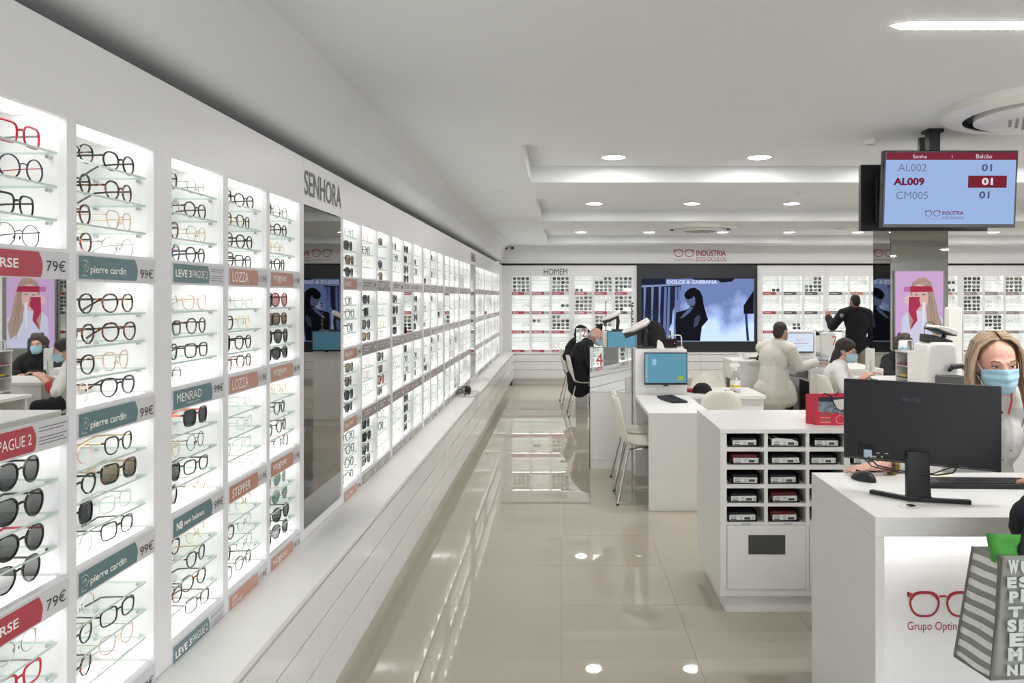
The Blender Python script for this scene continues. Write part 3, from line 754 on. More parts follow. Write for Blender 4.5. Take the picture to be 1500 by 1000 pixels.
spoly('picture_sky_patch', [(360, 108), (660, 108), (640, 165), (360, 170)], (130, 148, 196), 3)
spoly('picture_roof', [(665, 100), (1170, 100), (1130, 140), (1010, 150), (960, 120), (700, 118)], (28, 30, 38), 3)
spoly('picture_frame', [(1388, 240), (1300, 370), (1268, 420), (1270, 515), (1388, 515)], (24, 26, 34), 3)
spoly('picture_post', [(1282, 515), (1310, 515), (1335, 832), (1305, 832)], (50, 60, 90), 3)
spoly('picture_body', [(590, 470), (480, 500), (470, 620), (480, 832), (760, 832), (780, 670), (855, 580), (820, 500), (790, 440), (640, 440)], (24, 25, 33), 4)
spoly('picture_hair', [(590, 260), (640, 218), (700, 210), (760, 250), (790, 320), (800, 400), (835, 530), (770, 500), (705, 440), (700, 330), (660, 300), (600, 320), (572, 300)], (22, 22, 28), 5)
spoly('picture_face', [(600, 325), (690, 305), (705, 380), (690, 420), (650, 425), (608, 408), (612, 385), (600, 372), (590, 352)], (96, 106, 140), 6)
spoly('picture_neck', [(640, 400), (740, 400), (760, 500), (640, 500)], (34, 36, 48), 4)
spoly('picture_sunglasses', [(578, 310), (680, 300), (675, 325), (625, 348), (590, 335)], (14, 14, 18), 7)
spoly('picture_arm', [(700, 560), (740, 525), (765, 555), (730, 650), (680, 680)], (66, 74, 100), 6)
spoly('picture_hand', [(520, 570), (600, 480), (640, 430), (680, 440), (640, 500), (560, 560)], (92, 104, 140), 6)
text('caption', 'DOLCE & GABBANA', led('picture_caption', (214, 222, 246), 1.0), scr, (scr_pt(930+375/8, 0)[0], YB-.041, H-(395+165/8-CY)*KX), (1, 0, 0), (0, 0, 1), .92, .068, .03)
# ================================================================ CEILING FITTINGS
ZK = ZC+.135
def downlight(x, y, z, lab, r=.088):
    t = thing('downlight', lab, 'light', (x, y, z), world=False, group='round recessed ceiling downlights')
    MB().lathe([(r, -.006), (r+.016, -.006), (r+.020, -.002), (r+.018, 0), (r, .0)], n=32, cap=False).build('trim_ring', M_WHP, t, off=(0, 0, 0))
    MB().lathe([(r*.5, -.0032), (r, -.003), (r, -.002)], n=28).build('diffuser', L_DOWN, t, off=(0, 0, 0), smooth=False)
    return t
rows = [(6.08, [.405, 1.53, 2.66, 3.79, 4.92, 6.05], 'near coffer'), (9.1, [.386, 1.51, 2.66, 3.79, 4.92, 6.05, 7.18], 'middle coffer'), (13.1, [.33, 1.46, 2.68, 3.79, 4.93, 6.06, 7.19, 8.3], 'far coffer')]
for y, xs_, nm in rows:
    for i, x in enumerate(xs_): downlight(x, y, ZK, 'round recessed downlight, %s from the left in the %s' % (ORD[i], nm))
for i, (x, y) in enumerate([(.9, -2.2), (3.4, -2.2), (5.9, -2.2), (7.6, 1.6), (7.6, 4.1)]): downlight(x, y, ZC, 'added unseen round downlight in the flat ceiling, %s of those outside the coffers' % ORD[i])  # unseen lamps, added to give the hall more light
for i, (x, y, ln) in enumerate([(1.165, 2.74, 3.2), (1.165, -.4, 3.2)]):  # second strip is unseen, added to light the area around the camera
    t = thing('linear_light', ['bright linear light strip in the ceiling near the hanging screens', 'added unseen linear light strip in the ceiling behind the viewpoint'][i], 'light', (x, y, ZC))
    MB().prism([(x-.02, y), (x+.03, y-.034), (x+ln, y-.034), (x+ln, y+.034), (x+.03, y+.034)], 'z', ZC-.004, ZC-.001).build('diffuser', L_LINE, t, smooth=False)
    MB().prism([(x-.03, y), (x+.028, y-.040), (x+ln+.01, y-.040), (x+ln+.01, y+.040), (x+.028, y+.040)], 'z', ZC-.002, ZC+.0).build('housing', M_WHP, t, smooth=False)
def cassette(x, y, z, lab, r=.5):
    t = thing('air_conditioner', lab, 'air conditioner', (x, y, z), world=False, group='round ceiling air conditioners')
    MB().lathe([(r, 0), (r, -.035), (r-.03, -.05), (r*.80, -.055), (r*.80, 0)], n=56, cap=False).build('outer_ring', M_WHP, t, off=(0, 0, 0))
    MB().lathe([(r*.80, -.050), (r*.79, -.02), (r*.70, -.02), (r*.69, -.050)], n=56, cap=False).build('air_slot', M_BLACKG, t, off=(0, 0, 0))
    MB().lathe([(r*.70, -.03), (r*.70, -.062), (r*.66, -.070), (.001, -.078)], n=56).build('centre_disc', M_WHP, t, off=(0, 0, 0))
    m = MB()
    for i in range(-6, 7):
        for j in range(-6, 7):
            if i*i+j*j < 38: m.lathe([(.009, -.0765), (.009, -.080)], (i*.035+.0175*(j % 2), j*.032, 0), 6)
    m.build('intake_holes', mat('vent_grey', (150, 150, 148), .6), t, off=(0, 0, 0))
    return t
cassette(2.42, 3.88, ZC, 'large round ceiling air conditioner beside the hanging screens')
cassette(1.84, 10.45, ZC, 'distant round ceiling air conditioner in front of the big screen')
def disc(name, lab, cat, x, y, z, r, h, dark=True):
    t = thing(name, lab, cat, (x, y, z), world=False)
    MB().lathe([(r, 0), (r, -h*.6), (r*.85, -h), (.001, -h)], n=24).build('body', M_WHP, t, off=(0, 0, 0))
    if dark: MB().box(-r*.5, r*.5, -r*.15, r*.15, -h-.001, -h+.002).build('slot', M_BLACK, t, off=(0, 0, 0))
    return t
def at(px, py, z):
    Y = (H-z)*F/(py-CY); return ((px-CX)*Y/F, Y)
x, y = at(1024, 213, ZC-.0); disc('ceiling_speaker', 'flat round ceiling speaker between two near downlights', 'speaker', x, y+.3, ZK, .085, .008, False)
x, y = at(1257, 214, ZC); disc('smoke_detector', 'small white detector with dark slot left of the hanging screens', 'detector', x, y-.2, ZC, .045, .03)
x, y = at(1168, 280, ZC); disc('sprinkler', 'small white ceiling sprinkler behind the near coffer', 'sprinkler', x, y, ZC, .035, .03)
x, y = at(1101, 294, ZC); disc('smoke_detector', 'tiny white detector with dark slot ahead of the middle downlights', 'detector', x, y+.45, ZK, .045, .02)
x, y = at(1230, 334, ZC); disc('smoke_detector', 'distant white detector with dark slot near the far downlights', 'detector', x, y, ZC, .05, .02)
for px in (741.5, 751):
    t = thing('security_camera', 'small white camera at the ceiling corner, %s of the pair' % ('left' if px < 745 else 'right'), 'camera', ((px-CX)*KX, YB-.06, H+73*KX-.02), world=False, group='cameras at the back left corner')
    MB().lathe([(.05, -.03), (.055, .06)], n=18, axis='y').build('body', M_WHP, t, off=(0, 0, 0))
    MB().lathe([(.028, -.036), (.03, -.028)], n=14, axis='y').build('lens', M_BLACKG, t, off=(0, 0, 0))
t = thing('security_camera', 'white ceiling camera with dark dome right of the pillar', 'camera', (P(1431, 354, 11.3)[0], 11.3, ZC), world=False)
t.location.z = ZK
MB().lathe([(.07, 0), (.07, -.03), (.06, -.035)], n=20).build('base', M_WHP, t, off=(0, 0, 0)); MB().ell((0, 0, -.035), (.045, .045, .04)).build('dome', M_BLACKG, t, off=(0, 0, 0))
# hanging screens
M_SCR = led('queue_screen_blue', (156, 182, 226), 1.0)
ts = thing('queue_screen', 'hanging screen with maroon header showing queue tickets and counter numbers', 'screen', (1.90, 4.38, ZC), world=False)
ct = Matrix.Rotation(math.radians(4.5), 4, 'X'); w2, h2 = .372, .213; zc = H-(277-CY)*4.38/F-ZC; xc = (1391.5-CX)*4.38/F-1.90
def Q(x, y, z): v = ct@Vector((x, y, z)); return (v.x+xc, v.y, v.z+zc)
def qbox(x0, x1, y0, y1, z0, z1, m, name, par, bev=0):
    b = MB().box(x0, x1, y0, y1, z0, z1); b.v = [Q(*v) for v in b.v]; return b.build(name, m, par, off=(0, 0, 0), bev=bev, smooth=False)
pn = qbox(-w2, w2, 0, .045, -h2, h2, M_BLACKG, 'housing', ts, .004)
qbox(-w2+.012, w2-.012, -.002, .001, -h2+.020, h2-.012, M_SCR, 'screen', pn)
qbox(-w2+.012, w2-.012, -.003, -.001, h2-.052, h2-.012, led('header_maroon', (128, 46, 62), .9), 'header_bar', pn)
def qt(s, x, z, w, h, m, bold=0):
    o = Q(x, -.0065, z); ex = Vector((1, 0, 0)); ey = (ct@Vector((0, 0, 1, 0))).to_3d(); text('lettering', s, m, pn, o, ex, ey, w, h, bold)
TW = led('header_white', (226, 218, 226), 1.0); TG = led('ticket_grey', (116, 124, 146), 1.0); TM = led('ticket_maroon', (112, 30, 48), 1.0); TB2 = led('ticket_slate', (84, 92, 120), 1.0)
qt('Senha', -.215, h2-.044, .078, .020, TW); qt('Balc\u00e3o', .135, h2-.044, .088, .022, TW); qt('|', .002, h2-.044, .002, .018, TW)
qt('AL002', -.295, .098, .158, .041, TG); qt('01', .168, .098, .058, .040, TB2, .03)
qt('AL009', -.318, .020, .172, .043, TM, .04)
qbox(.098, .312, -.0035, -.001, .008, .074, led('box_maroon', (120, 38, 52), 1.0), 'highlight', pn); qt('01', .172, .022, .062, .040, TW, .04)
qt('CM005', -.30, -.055, .176, .042, TG); qt('01', .160, -.052, .058, .040, TB2, .03)
for z in (.082, .000, -.075): qbox(-.335, .30, -.0028, -.001, z-.001, z, led('rule_line', (140, 160, 200), 1.0), 'rule', pn)
T2 = lambda u, v: Q(u, -.0065, v)
logo_glasses(pn, (-.138, -.150), .088, TM, T2); qt('IND\u00daSTRIA', -.040, -.142, .118, .026, TM, .02); qt('DOS \u00d3CULOS', -.040, -.166, .118, .018, TM)
qt('Grupo Optind\u00fastria', -.138, -.168, .085, .007, TM)
hm = MB().box(xc-.15, xc+.10, -.06, .0, zc-.10, zc+.10); 
px_ = (1371-CX)*4.42/F-1.90
MB().box(px_-.030, px_+.030, .05, .11, -.22, 0).box(px_-.045, px_+.045, .035, .125, -.02, 0).build('ceiling_mount', M_BLACK, ts, bev=.003, off=(0, 0, 0))
MB().box(px_-.10, px_+.14, .045, .20, -.36, -.20).build('bracket', M_BLACK, ts, bev=.003, off=(0, 0, 0))
tb = thing('queue_screen', 'black back of the second hanging screen, behind the ticket screen', 'screen', (1.90, 4.72, ZC), world=False)
X0, X1 = (1261-CX)*4.72/F-1.9, (1447-CX)*4.72/F-1.9; Z0, Z1 = H-(338-CY)*4.72/F-ZC, H-(241-CY)*4.72/F-ZC
MB().box(X0, X1, 0, .04, Z0, Z1).build('housing', M_BLACK, tb, bev=.004, off=(0, 0, 0))
MB().box(X0+.08, X1-.08, -.03, .0, Z0+.05, Z1-.08).build('rear_bulge', M_BLACK, tb, bev=.006, off=(0, 0, 0))
MB().box(X0+.012, X1-.012, .040, .0415, Z0+.015, Z1-.012).build('screen', M_SCR, tb, off=(0, 0, 0))
MB().box(px_+.025, px_+.065, -.05, -.02, Z1-.2, 0).box(px_-.03, px_+.12, -.05, .0, Z1-.3, Z1-.15).build('ceiling_mount', M_BLACK, tb, off=(0, 0, 0))
# mirrored pillar with portrait display
px0, px1, py0, py1 = 4.11, 4.835, 9.85, 10.39
pc = struct(MB().box(px0+.006, px1, py0+.006, py1, 0, ZK).build('trim_3', M_PAINT, smooth=False)); pc.name = 'pillar'
MB().box(px0, px0+.005, py0, py1, .0, ZC-.0).build('mirror_panel', M_GYMIRROR, pc, smooth=False)
xm = (1348-CX)*9.85/F
MB().box(px0+.001, xm-.001, py0, py0+.005, .0, ZC).build('mirror_panel', M_GYMIRROR, pc, smooth=False)
MB().box(xm+.001, px1, py0-.0, py0+.005, .0, ZC).build('mirror_panel', M_GYMIRROR, pc, smooth=False)
KP = 9.82/F
def pp(px, py, k=0): return ((px-CX)*KP, 9.82-.0006*k, H-(py-CY)*KP)
tp = thing('poster_screen', 'upright lit display with portrait of a long-haired woman on the mirrored pillar', 'screen', (0, 0, 0))
a_, b_ = pp(1311.6, 397), pp(1382, 510)
MB().box(a_[0]-.012, b_[0]+.012, 9.822, 9.849, b_[2]-.012, a_[2]+.012).build('housing', mat('grey_bezel', (120, 118, 122), .3), tp, smooth=False)
def ppoly(name, pts, rgb, k, par, e=1.0):
    m = led('poster_%d_%d_%d' % rgb, rgb, e); q = [pp(1300+x/5.714, 385+y/5.714, k) for x, y in pts]
    return MB().add(q, [tuple(range(len(q)))]).build(name, m, par, smooth=False)
sc = ppoly('screen', [(66, 70), (468, 70), (468, 715), (66, 715)], (202, 168, 210), 0, tp)
ppoly('picture_shirt', [(120, 460), (180, 400), (400, 400), (465, 470), (465, 715), (110, 715)], (206, 204, 228), 1, sc)
ppoly('picture_hair', [(180, 330), (190, 230), (215, 160), (260, 125), (320, 122), (365, 160), (385, 240), (410, 340), (430, 440), (460, 520), (440, 640), (380, 600), (330, 480), (320, 330), (230, 300), (205, 400), (250, 480), (190, 560), (175, 440)], (172, 148, 134), 2, sc)
ppoly('picture_face', [(205, 250), (215, 200), (270, 175), (325, 200), (345, 260), (335, 340), (300, 400), (255, 395), (220, 340)], (218, 178, 170), 3, sc)
ppoly('picture_hand', [(140, 290), (190, 265), (215, 300), (170, 350), (140, 330)], (222, 188, 186), 3, sc)
ppoly('picture_tint', [(190, 195), (370, 195), (385, 240), (190, 245)], (168, 52, 76), 4, sc)
ppoly('picture_tint', [(180, 285), (270, 285), (275, 360), (240, 400), (250, 480), (185, 570), (215, 480), (175, 410)], (172, 56, 84), 5, sc)
ppoly('picture_band', [(135, 200), (190, 200), (190, 240), (135, 240)], (188, 110, 168), 5, sc)
ppoly('picture_eyewear', [(215, 258), (268, 255), (268, 280), (220, 282)], (196, 178, 172), 6, sc)
ppoly('picture_eyewear', [(280, 252), (340, 250), (338, 275), (284, 278)], (196, 178, 172), 6, sc)
ppoly('picture_mouth', [(262, 352), (292, 350), (278, 362)], (176, 80, 90), 6, sc)
ppoly('picture_eye', [(285, 262), (310, 258), (318, 264), (300, 270)], (110, 92, 88), 7, sc)
ppoly('picture_eye', [(228, 266), (246, 262), (252, 268), (238, 273)], (120, 60, 74), 7, sc)
ppoly('picture_nose', [(268, 280), (276, 318), (262, 322)], (190, 142, 138), 6, sc)
for i, q_ in enumerate(((330, 180, 385, 640), (345, 200, 410, 600), (210, 160, 195, 240))): ppoly('picture_hair_strand', [(q_[0], q_[1]), (q_[0]+10, q_[1]+4), (q_[2]+6, q_[3]), (q_[2], q_[3])], (150, 126, 112), 3, sc)
ppoly('picture_reflection', [(290, 330), (318, 330), (308, 550), (292, 550)], (226, 220, 230), 4, sc)
# ================================================================ FURNITURE
# ---------------- front counter with backlit front
ct_ = thing('reception_counter', 'white reception counter with backlit front carrying a red spectacles logo', 'counter', (1.0, 2.51, 0))
CX0, CX1, CY0, CY1, CZ = 1.0, 3.3, 2.51, 3.15, .90
MB().box(CX0, CX1, CY0, CY1, CZ-.064, CZ).build('worktop', M_LAM, ct_, bev=.0015)
MB().box(CX0+.0005, CX0+.03, CY0+.0005, CY1-.0005, 0, CZ-.0645).build('side_panel', M_LAM, ct_, bev=.0015)
MB().box(CX0+.03, CX1, CY0+.10, CY0+.12, 0, CZ-.064).build('front_panel', mat('satin_front_panel', (236, 236, 238), .3, var=.01), ct_, smooth=False)
MB().box(CX0+.045, CX1-.02, CY0+.03, CY0+.06, CZ-.074, CZ-.066).build('light_strip', led('counter_led', (255, 253, 248), 6), ct_, smooth=False)
MB().box(CX0+.03, CX1, CY1-.025, CY1, 0, CZ-.3).build('back_rail', M_LAM, ct_, smooth=False)
KC = 2.61/F
lx = (1329-CX)*KC; lz = H-(903-CY)*KC
TC = lambda u, v: (u-1.0, .0985, v)
logo_glasses(ct_, (lx, lz), .235, M_RED, TC)
text('lettering', 'Grupo Optind\u00fastria', M_RED, ct_, (lx-1.0, .0985, H-(926-CY)*KC), (1, 0, 0), (0, 0, 1), .25, .036)
g = thing('cable_grommet', 'round white cable outlet in the counter top before the black monitor stand', 'cable outlet', (1.165, 2.64, CZ), world=False)
MB().lathe([(.034, 0), (.034, .0025), (.024, .003), (.022, .001)], n=28).build('ring', M_WHP, g, off=(0, 0, 0)); MB().prism([(.0, -.016), (.02, -.008), (.016, .014), (-.004, .012)], 'z', .0031, .004).build('opening', M_BLACK, g, off=(0, 0, 0), smooth=False)

# black monitor seen from behind
mo = thing('monitor', 'large black monitor seen from behind on the reception counter', 'monitor', (1.251, 2.757, CZ), -math.radians(30), world=False)
m = MB(); w, z0, z1 = .252, .114, .402
m.box(-w, w, .0, .018, z0, z1); m.build('screen_frame', M_BLACK, mo, bev=.003, off=(0, 0, 0))
b = MB(); b.add([(-w+.004, 0, z0+.004), (w-.004, 0, z0+.004), (w-.004, 0, z1-.003), (-w+.004, 0, z1-.003), (-w+.05, -.024, z0+.012), (w-.05, -.024, z0+.012), (w-.09, -.020, z1-.05), (-w+.09, -.020, z1-.05)],
      [(0, 1, 5, 4), (1, 2, 6, 5), (2, 3, 7, 6), (3, 0, 4, 7), (4, 5, 6, 7)])
b.build('back_cover', mat('matte_black_cover', (34, 35, 40), .55, var=.12, scale=220, bump=.3), mo, off=(0, 0, 0), bev=.002)
MB().box(-w+.006, w-.006, .0182, .0188, z0+.018, z1-.006).build('screen', led('desk_screen', (150, 190, 215), .8), mo, off=(0, 0, 0), smooth=False)
text('lettering', 'BenQ', mat('dark_badge', (74, 78, 88), .3), mo, (-.052, -.0255, .335), (1, 0, 0), (0, .1, 1), .06, .015)
MB().box(-.20, -.145, -.027, -.022, .135, .175).build('input_panel', M_BLACKG, mo, off=(0, 0, 0))
pm = MB()
for x, z, a, c in ((-.150, .130, .014, .006), (-.135, .145, .010, .004), (-.120, .132, .006, .006), (-.108, .146, .012, .004)): pm.box(x, x+a, -.029, -.025, z, z+c)
pm.build('connector', M_CHROME, mo, off=(0, 0, 0)); MB().box(-.178, -.150, -.034, -.025, .128, .156).build('video_plug', mat('pale_blue_plug', (176, 198, 214), .4), mo, off=(0, 0, 0), bev=.003)
cb = MB(); cb.tube([(-.165, -.030, .135), (-.13, -.045, .106), (-.07, -.05, .098), (.0, -.05, .094), (.06, -.048, .094), (.11, -.035, .105), (.13, -.022, .14)], .0028, 8).tube([(-.19, -.028, .14), (-.15, -.04, .100), (-.05, -.05, .090), (.05, -.045, .098), (.12, -.03, .13)], .0022, 8)
cb.build('cable', M_BLACK, mo, off=(0, 0, 0))
sn = MB(); sn.add([(-.040, -.058, .012), (.040, -.058, .012), (.040, -.030, .012), (-.040, -.030, .012), (-.037, -.045, .165), (.037, -.045, .165), (.037, -.02, .165), (-.037, -.02, .165)],
     [(0, 3, 2, 1), (4, 5, 6, 7), (0, 1, 5, 4), (1, 2, 6, 5), (2, 3, 7, 6), (3, 0, 4, 7)])
sn.box(-.042, .042, -.066, -.028, 0, .016)
yaw = Matrix.Rotation(math.radians(26), 3, 'Z'); sn.v = [tuple(yaw@(Vector(v)-Vector((0, -.04, 0)))+Vector((0, -.04, 0))) for v in sn.v]
sn.build('stand_neck', M_BLACK, mo, off=(0, 0, 0), bev=.003)
R30 = Matrix.Rotation(math.radians(30), 3, 'Z')
def wl2(x, y): v = R30@Vector((x-1.251, y-2.757, 0)); return v.x, v.y
ft = MB()
for (ax, ay), (bx_, by_) in (((1.195, 2.715), (1.105, 2.815)), ((1.225, 2.705), (1.385, 2.665))):
    a0, b0 = wl2(ax, ay), wl2(bx_, by_); d = Vector((b0[0]-a0[0], b0[1]-a0[1])).normalized(); n_ = Vector((-d.y, d.x))*.011
    ft.prism([(a0[0]+n_.x, a0[1]+n_.y), (a0[0]-n_.x, a0[1]-n_.y), (b0[0]-n_.x, b0[1]-n_.y), (b0[0]+n_.x, b0[1]+n_.y)], 'z', .0005, .014)
ft.build('stand_foot', M_BLACK, mo, off=(0, 0, 0), bev=.002)
def keyboard(name, lab, loc, rz, w, d, curved=False, wedge=.02):
    t = thing(name, lab, 'keyboard', loc, rz, world=False)
    m = MB()
    if curved:
        pts = [(-w/2, -d/2), (w/2, -d/2), (w/2, d/2-.02), (w*.2, d/2), (-w*.2, d/2-.01), (-w/2, d/2-.03)]
    else: pts = [(-w/2, -d/2), (w/2, -d/2), (w/2, d/2), (-w/2, d/2)]
    m.prism(pts, 'z', .0, .013); m.v = [(x, y, z*(1+.6*(-y/d)) if z > .001 else 0) for x, y, z in m.v]
    m.build('body', M_BLACK, t, off=(0, 0, 0), bev=.002)
    kk = MB(); c = int(w/.019)
    for r in range(5):
        for i in range(c-1):
            x = -w/2+.012+i*.019; y = -d/2+.012+r*(d-.02)/5; zt = .013*(1+.6*(-(y+.008)/d))
            kk.box(x, x+.016, y, y+.015, zt-.001, zt+.004)
    kk.build('keys', mat('key_black', (38, 39, 42), .4), t, off=(0, 0, 0), smooth=False)
    return t
keyboard('keyboard', 'black keyboard on the reception counter right of the monitor stand', (1.545, 2.95, CZ), -.04, .45, .15)
t = thing('mouse', 'black mouse beside the hand on the reception counter', 'mouse', (1.158, 3.02, CZ), .5, world=False)
m = MB(); m.ell((0, 0, .0), (.031, .055, .036), 20, 14); m.v = [(x, y, max(0, z*(1-.25*y/.055))) for x, y, z in m.v]; m.build('shell', M_BLACK, t, off=(0, 0, 0))
MB().box(-.003, .003, .012, .034, .027, .034).build('wheel', M_BLACKG, t, off=(0, 0, 0), bev=.001)
t = thing('note_paper', 'cream paper sheet lying behind the keyboard on the counter', 'paper', (1.46, 3.08, CZ), .1, world=False)
MB().box(-.07, .07, -.05, .05, .0, .002).build('sheet', mat('cream_paper', (238, 228, 210), .8), t, off=(0, 0, 0), smooth=False)

# ---------------- pigeonhole cabinet
AX, AY, AX1, AY1, AZ = .806, 3.98, 1.72, 4.65, .935
pcb = thing('pigeonhole_cabinet', 'white cabinet with rows of pigeonholes holding order trays', 'cabinet', (AX, AY, 0))
cols = [(1064.5, 1119.5), (1124.7, 1180.5), (1185.5, 1236), (1245, 1296)]
KA = AY/F
cols = [((a-CX)*KA, (b-CX)*KA) for a, b in cols]
rowz = [(H-(t-CY)*KA, H-(b-CY)*KA) for t, b in ((633, 655), (661, 681), (687.5, 709.5), (715, 737), (741.5, 765))]
fr = MB(); dd = .33
xsv = [AX]+[v for c in cols for v in c]+[AX1]
for a, b in zip(xsv[0::2], xsv[1::2]): fr.box(a, b, AY, AY+dd, .09, AZ-.022)
zsv = [AZ-.022]+[v for r in rowz for v in r]
zsv.append(zsv[-1]-.012)
for a, b in cols:
    for z1, z0 in zip(zsv[0::2], zsv[1::2]): fr.box(a, b, AY, AY+dd, z0, z1)
fr.box(AX, AX1, AY+dd, AY+dd+.012, .09, AZ-.022)
fr.box(AX1-.018, AX1, AY+dd, AY1, .09, AZ-.022); fr.box(AX, AX1, AY1-.018, AY1, .09, AZ-.022)
fr.box(AX, AX1, AY+.004, AY+.02, .09, .125)
fr.build('carcass', M_LAM, pcb, smooth=False); MB().box(AX-.0035, AX-.0002, AY-.0035, AY1+.001, .09, AZ-.0225).build('side_panel', M_LAM, pcb, smooth=False); MB().box(AX, AX+.018, AY+dd+.001, AY1, .09, AZ-.0225).build('side_panel', M_LAM, pcb, smooth=False)
MB().box(AX-.004, AX1+.004, AY-.006, AY1+.004, AZ-.022, AZ).build('worktop', M_LAM, pcb, bev=.0015)
MB().box(AX+.03, AX1-.03, AY+.03, AY1-.03, 0, .09).build('plinth', M_LAM, pcb, smooth=False)
z1 = rowz[-1][1]-.014; dz0 = .128
dr = MB().box(cols[0][0]+.002, cols[1][1]-.002, AY-.003, AY+.015, dz0, z1).build('door', M_LAM, pcb, bev=.001)
hx0, hx1 = (1096-CX)*KA, (1150-CX)*KA; hz1, hz0 = H-(783-CY)*KA, H-(811-CY)*KA
MB().box(hx0, hx1, AY-.006, AY-.002, hz0, hz1).build('grip_plate', mat('dark_grip', (70, 70, 66), .4), dr, bev=.001)
d2 = MB().box(cols[2][0]+.002, cols[3][1]-.002, AY-.003, AY+.015, dz0, z1).build('door', M_LAM, pcb, bev=.001)
for i, px in enumerate((1093, 1154)):
    x = (px-CX)*KA; MB().box(x-.022, x+.022, AY-.0035, AY+.001, rowz[-1][1]-.011, rowz[-1][1]-.001).build('catch', mat('catch_grey', (196, 196, 194), .3), pcb, smooth=False)
M_TRAY = glassy('smoky_tray', (.52, .52, .54), .12); M_CARD = mat('order_card', (222, 222, 220), .6)
M_TRAYB = mat('dark_tray', (48, 49, 54), .2)
M_BAR = mat('card_print', (66, 66, 68), .6)
RED_T = {(0, 1), (1, 3), (1, 4)}
rn = random.Random(5)
cn = ['first', 'second', 'third', 'fourth']; rwn = ['top', 'second', 'third', 'fourth', 'lowest']
for ci, (a, b) in enumerate(cols):
    for ri, (zt, zb) in enumerate(rowz):
        if ci > 1 and ri > 2: continue
        tx = a+.006+rn.uniform(0, .018); tw = (b-a)*.80; h = .030 if (ci, ri) not in RED_T else .034
        red = (ci, ri) in RED_T; tall = (ci, ri) == (1, 0)
        t = thing('order_tray', '%s order tray with white label, %s pigeonhole row, %s column' % ('red-lidded' if red else ('puffy white' if tall else 'dark'), rwn[ri], cn[ci]), 'tray', (tx, AY+.012, zb+.001), world=False, group='order trays in the pigeonholes')
        tr = MB(); tr.box(0, tw, 0, .26, 0, .004); tr.box(0, .003, 0, .26, .004, .030).box(tw-.003, tw, 0, .26, .004, .045).box(0, tw, .257, .26, .004, .045)
        tr.build('tray', M_TRAYB, t, off=(0, 0, 0), smooth=False)
        MB().box(.012, tw-.010, .02, .25, .006, h+.012).build('case', mat('red_case', (128, 40, 46), .4) if red else mat('black_case', (38, 38, 46), .4), t, off=(0, 0, 0), bev=.004)
        x0, x1 = .008+rn.uniform(0, .012), tw-.006-rn.uniform(0, .012); sk = rn.uniform(-.002, .003)
        q = [(x0, .006), (x1, .006+sk), (x1-(.004 if ri == 1 and ci == 1 else 0), .031+sk), (x0, .031)]
        if tall: q = [(x0-.006, .006), (x1, .006), (x1, .024), (x1-.03, .036), (x0+.02, .043), (x0-.006, .038)]
        cd = MB().prism(q, 'y', .003, .012 if not tall else .10).build('label_card', M_CARD, t, off=(0, 0, 0), smooth=False)
        pr = MB()
        pr.box(x0+.006, x0+.036, .0022, .003, .009, .0135); pr.box(x0+tw*.50, x0+tw*.70, .0022, .003, .010, .022)
        for k in range(3): pr.box(x0+tw*.34, x0+tw*.44, .0022, .003, .011+.006*k, .0125+.006*k); pr.box(x0+tw*.74, x0+tw*.84, .0022, .003, .012+.005*k, .0130+.005*k)
        pr.build('print', M_BAR, cd, off=(0, 0, 0), smooth=False)
        text('lettering', ['48501', '63741', '43225', '67381', '67340'][ri], M_BAR, cd, (x0+.008, .0022, .017), (1, 0, 0), (0, 0, 1), .026, .010)
# red shopping bag on the cabinet
t = thing('shopping_bag', 'red paper shopping bag with shop photo print on the pigeonhole cabinet', 'bag', (1.325, 4.10, AZ), .0, world=False)
bw_, bh = .235, .155
MB().add([(0, 0, 0), (bw_, -.01, 0), (bw_, .09, 0), (-.035, .06, 0), (0, 0, bh), (bw_, -.01, bh), (bw_, .09, bh), (-.035, .06, bh)], [(0, 1, 2, 3), (0, 1, 5, 4), (1, 2, 6, 5), (2, 3, 7, 6), (3, 0, 4, 7)]).build('paper_body', mat('bag_red', (206, 48, 70), .45), t, off=(0, 0, 0), smooth=False)
def fp(name, q, m, k=1): return MB().add([(x, -.0008*k-.01*x/bw_, z) for x, z in q], [tuple(range(len(q)))]).build(name, m, t, off=(0, 0, 0), smooth=False)
pb = fp('photo_print', [(.012, .070), (.012, .146), (.235, .146), (.235, .050), (.10, .062)], mat('print_bluegrey', (120, 136, 146), .4, var=.5, scale=70))
fp('photo_print', [(.012, .122), (.012, .146), (.235, .146), (.235, .122)], mat('print_navy', (44, 48, 62), .4), 2)
fp('photo_print', [(.085, .130), (.165, .140), (.160, .085), (.120, .072), (.095, .092)], mat('print_offwhite', (214, 212, 206), .4), 3)
for z, c in ((.050, (120, 110, 100)), (.036, (226, 140, 146)), (.024, (120, 110, 100)), (.012, (226, 150, 156))): fp('photo_print', [(.02, z), (.075, z), (.075, z+.006), (.02, z+.006)], mat('print_%d_%d' % c[:2], c, .4), 2)
m = MB(); n = 24
m.add([(.125+.026*math.cos(2*PI*i/n), -.0095, .030+.024*math.sin(2*PI*i/n)) for i in range(n)]+[(.125+.021*math.cos(2*PI*i/n), -.0095, .030+.019*math.sin(2*PI*i/n)) for i in range(n)], [(i, (i+1) % n, (i+1) % n+n, i+n) for i in range(n)])
m.build('round_stamp', mat('print_pink', (226, 140, 150), .4), t, off=(0, 0, 0), smooth=False)
MB().tube([(.03, .005, .150), (.045, -.004, .165), (.08, -.01, .150), (.085, -.016, .12), (.10, -.02, .088), (.125, -.02, .076), (.155, -.02, .09), (.175, -.016, .12)], .0035, 8).tube([(.09, .02, .150), (.11, .01, .156), (.12, .01, .168), (.115, .01, .172)], .0035, 8).build('cord_handle', M_BLACK, t, off=(0, 0, 0))

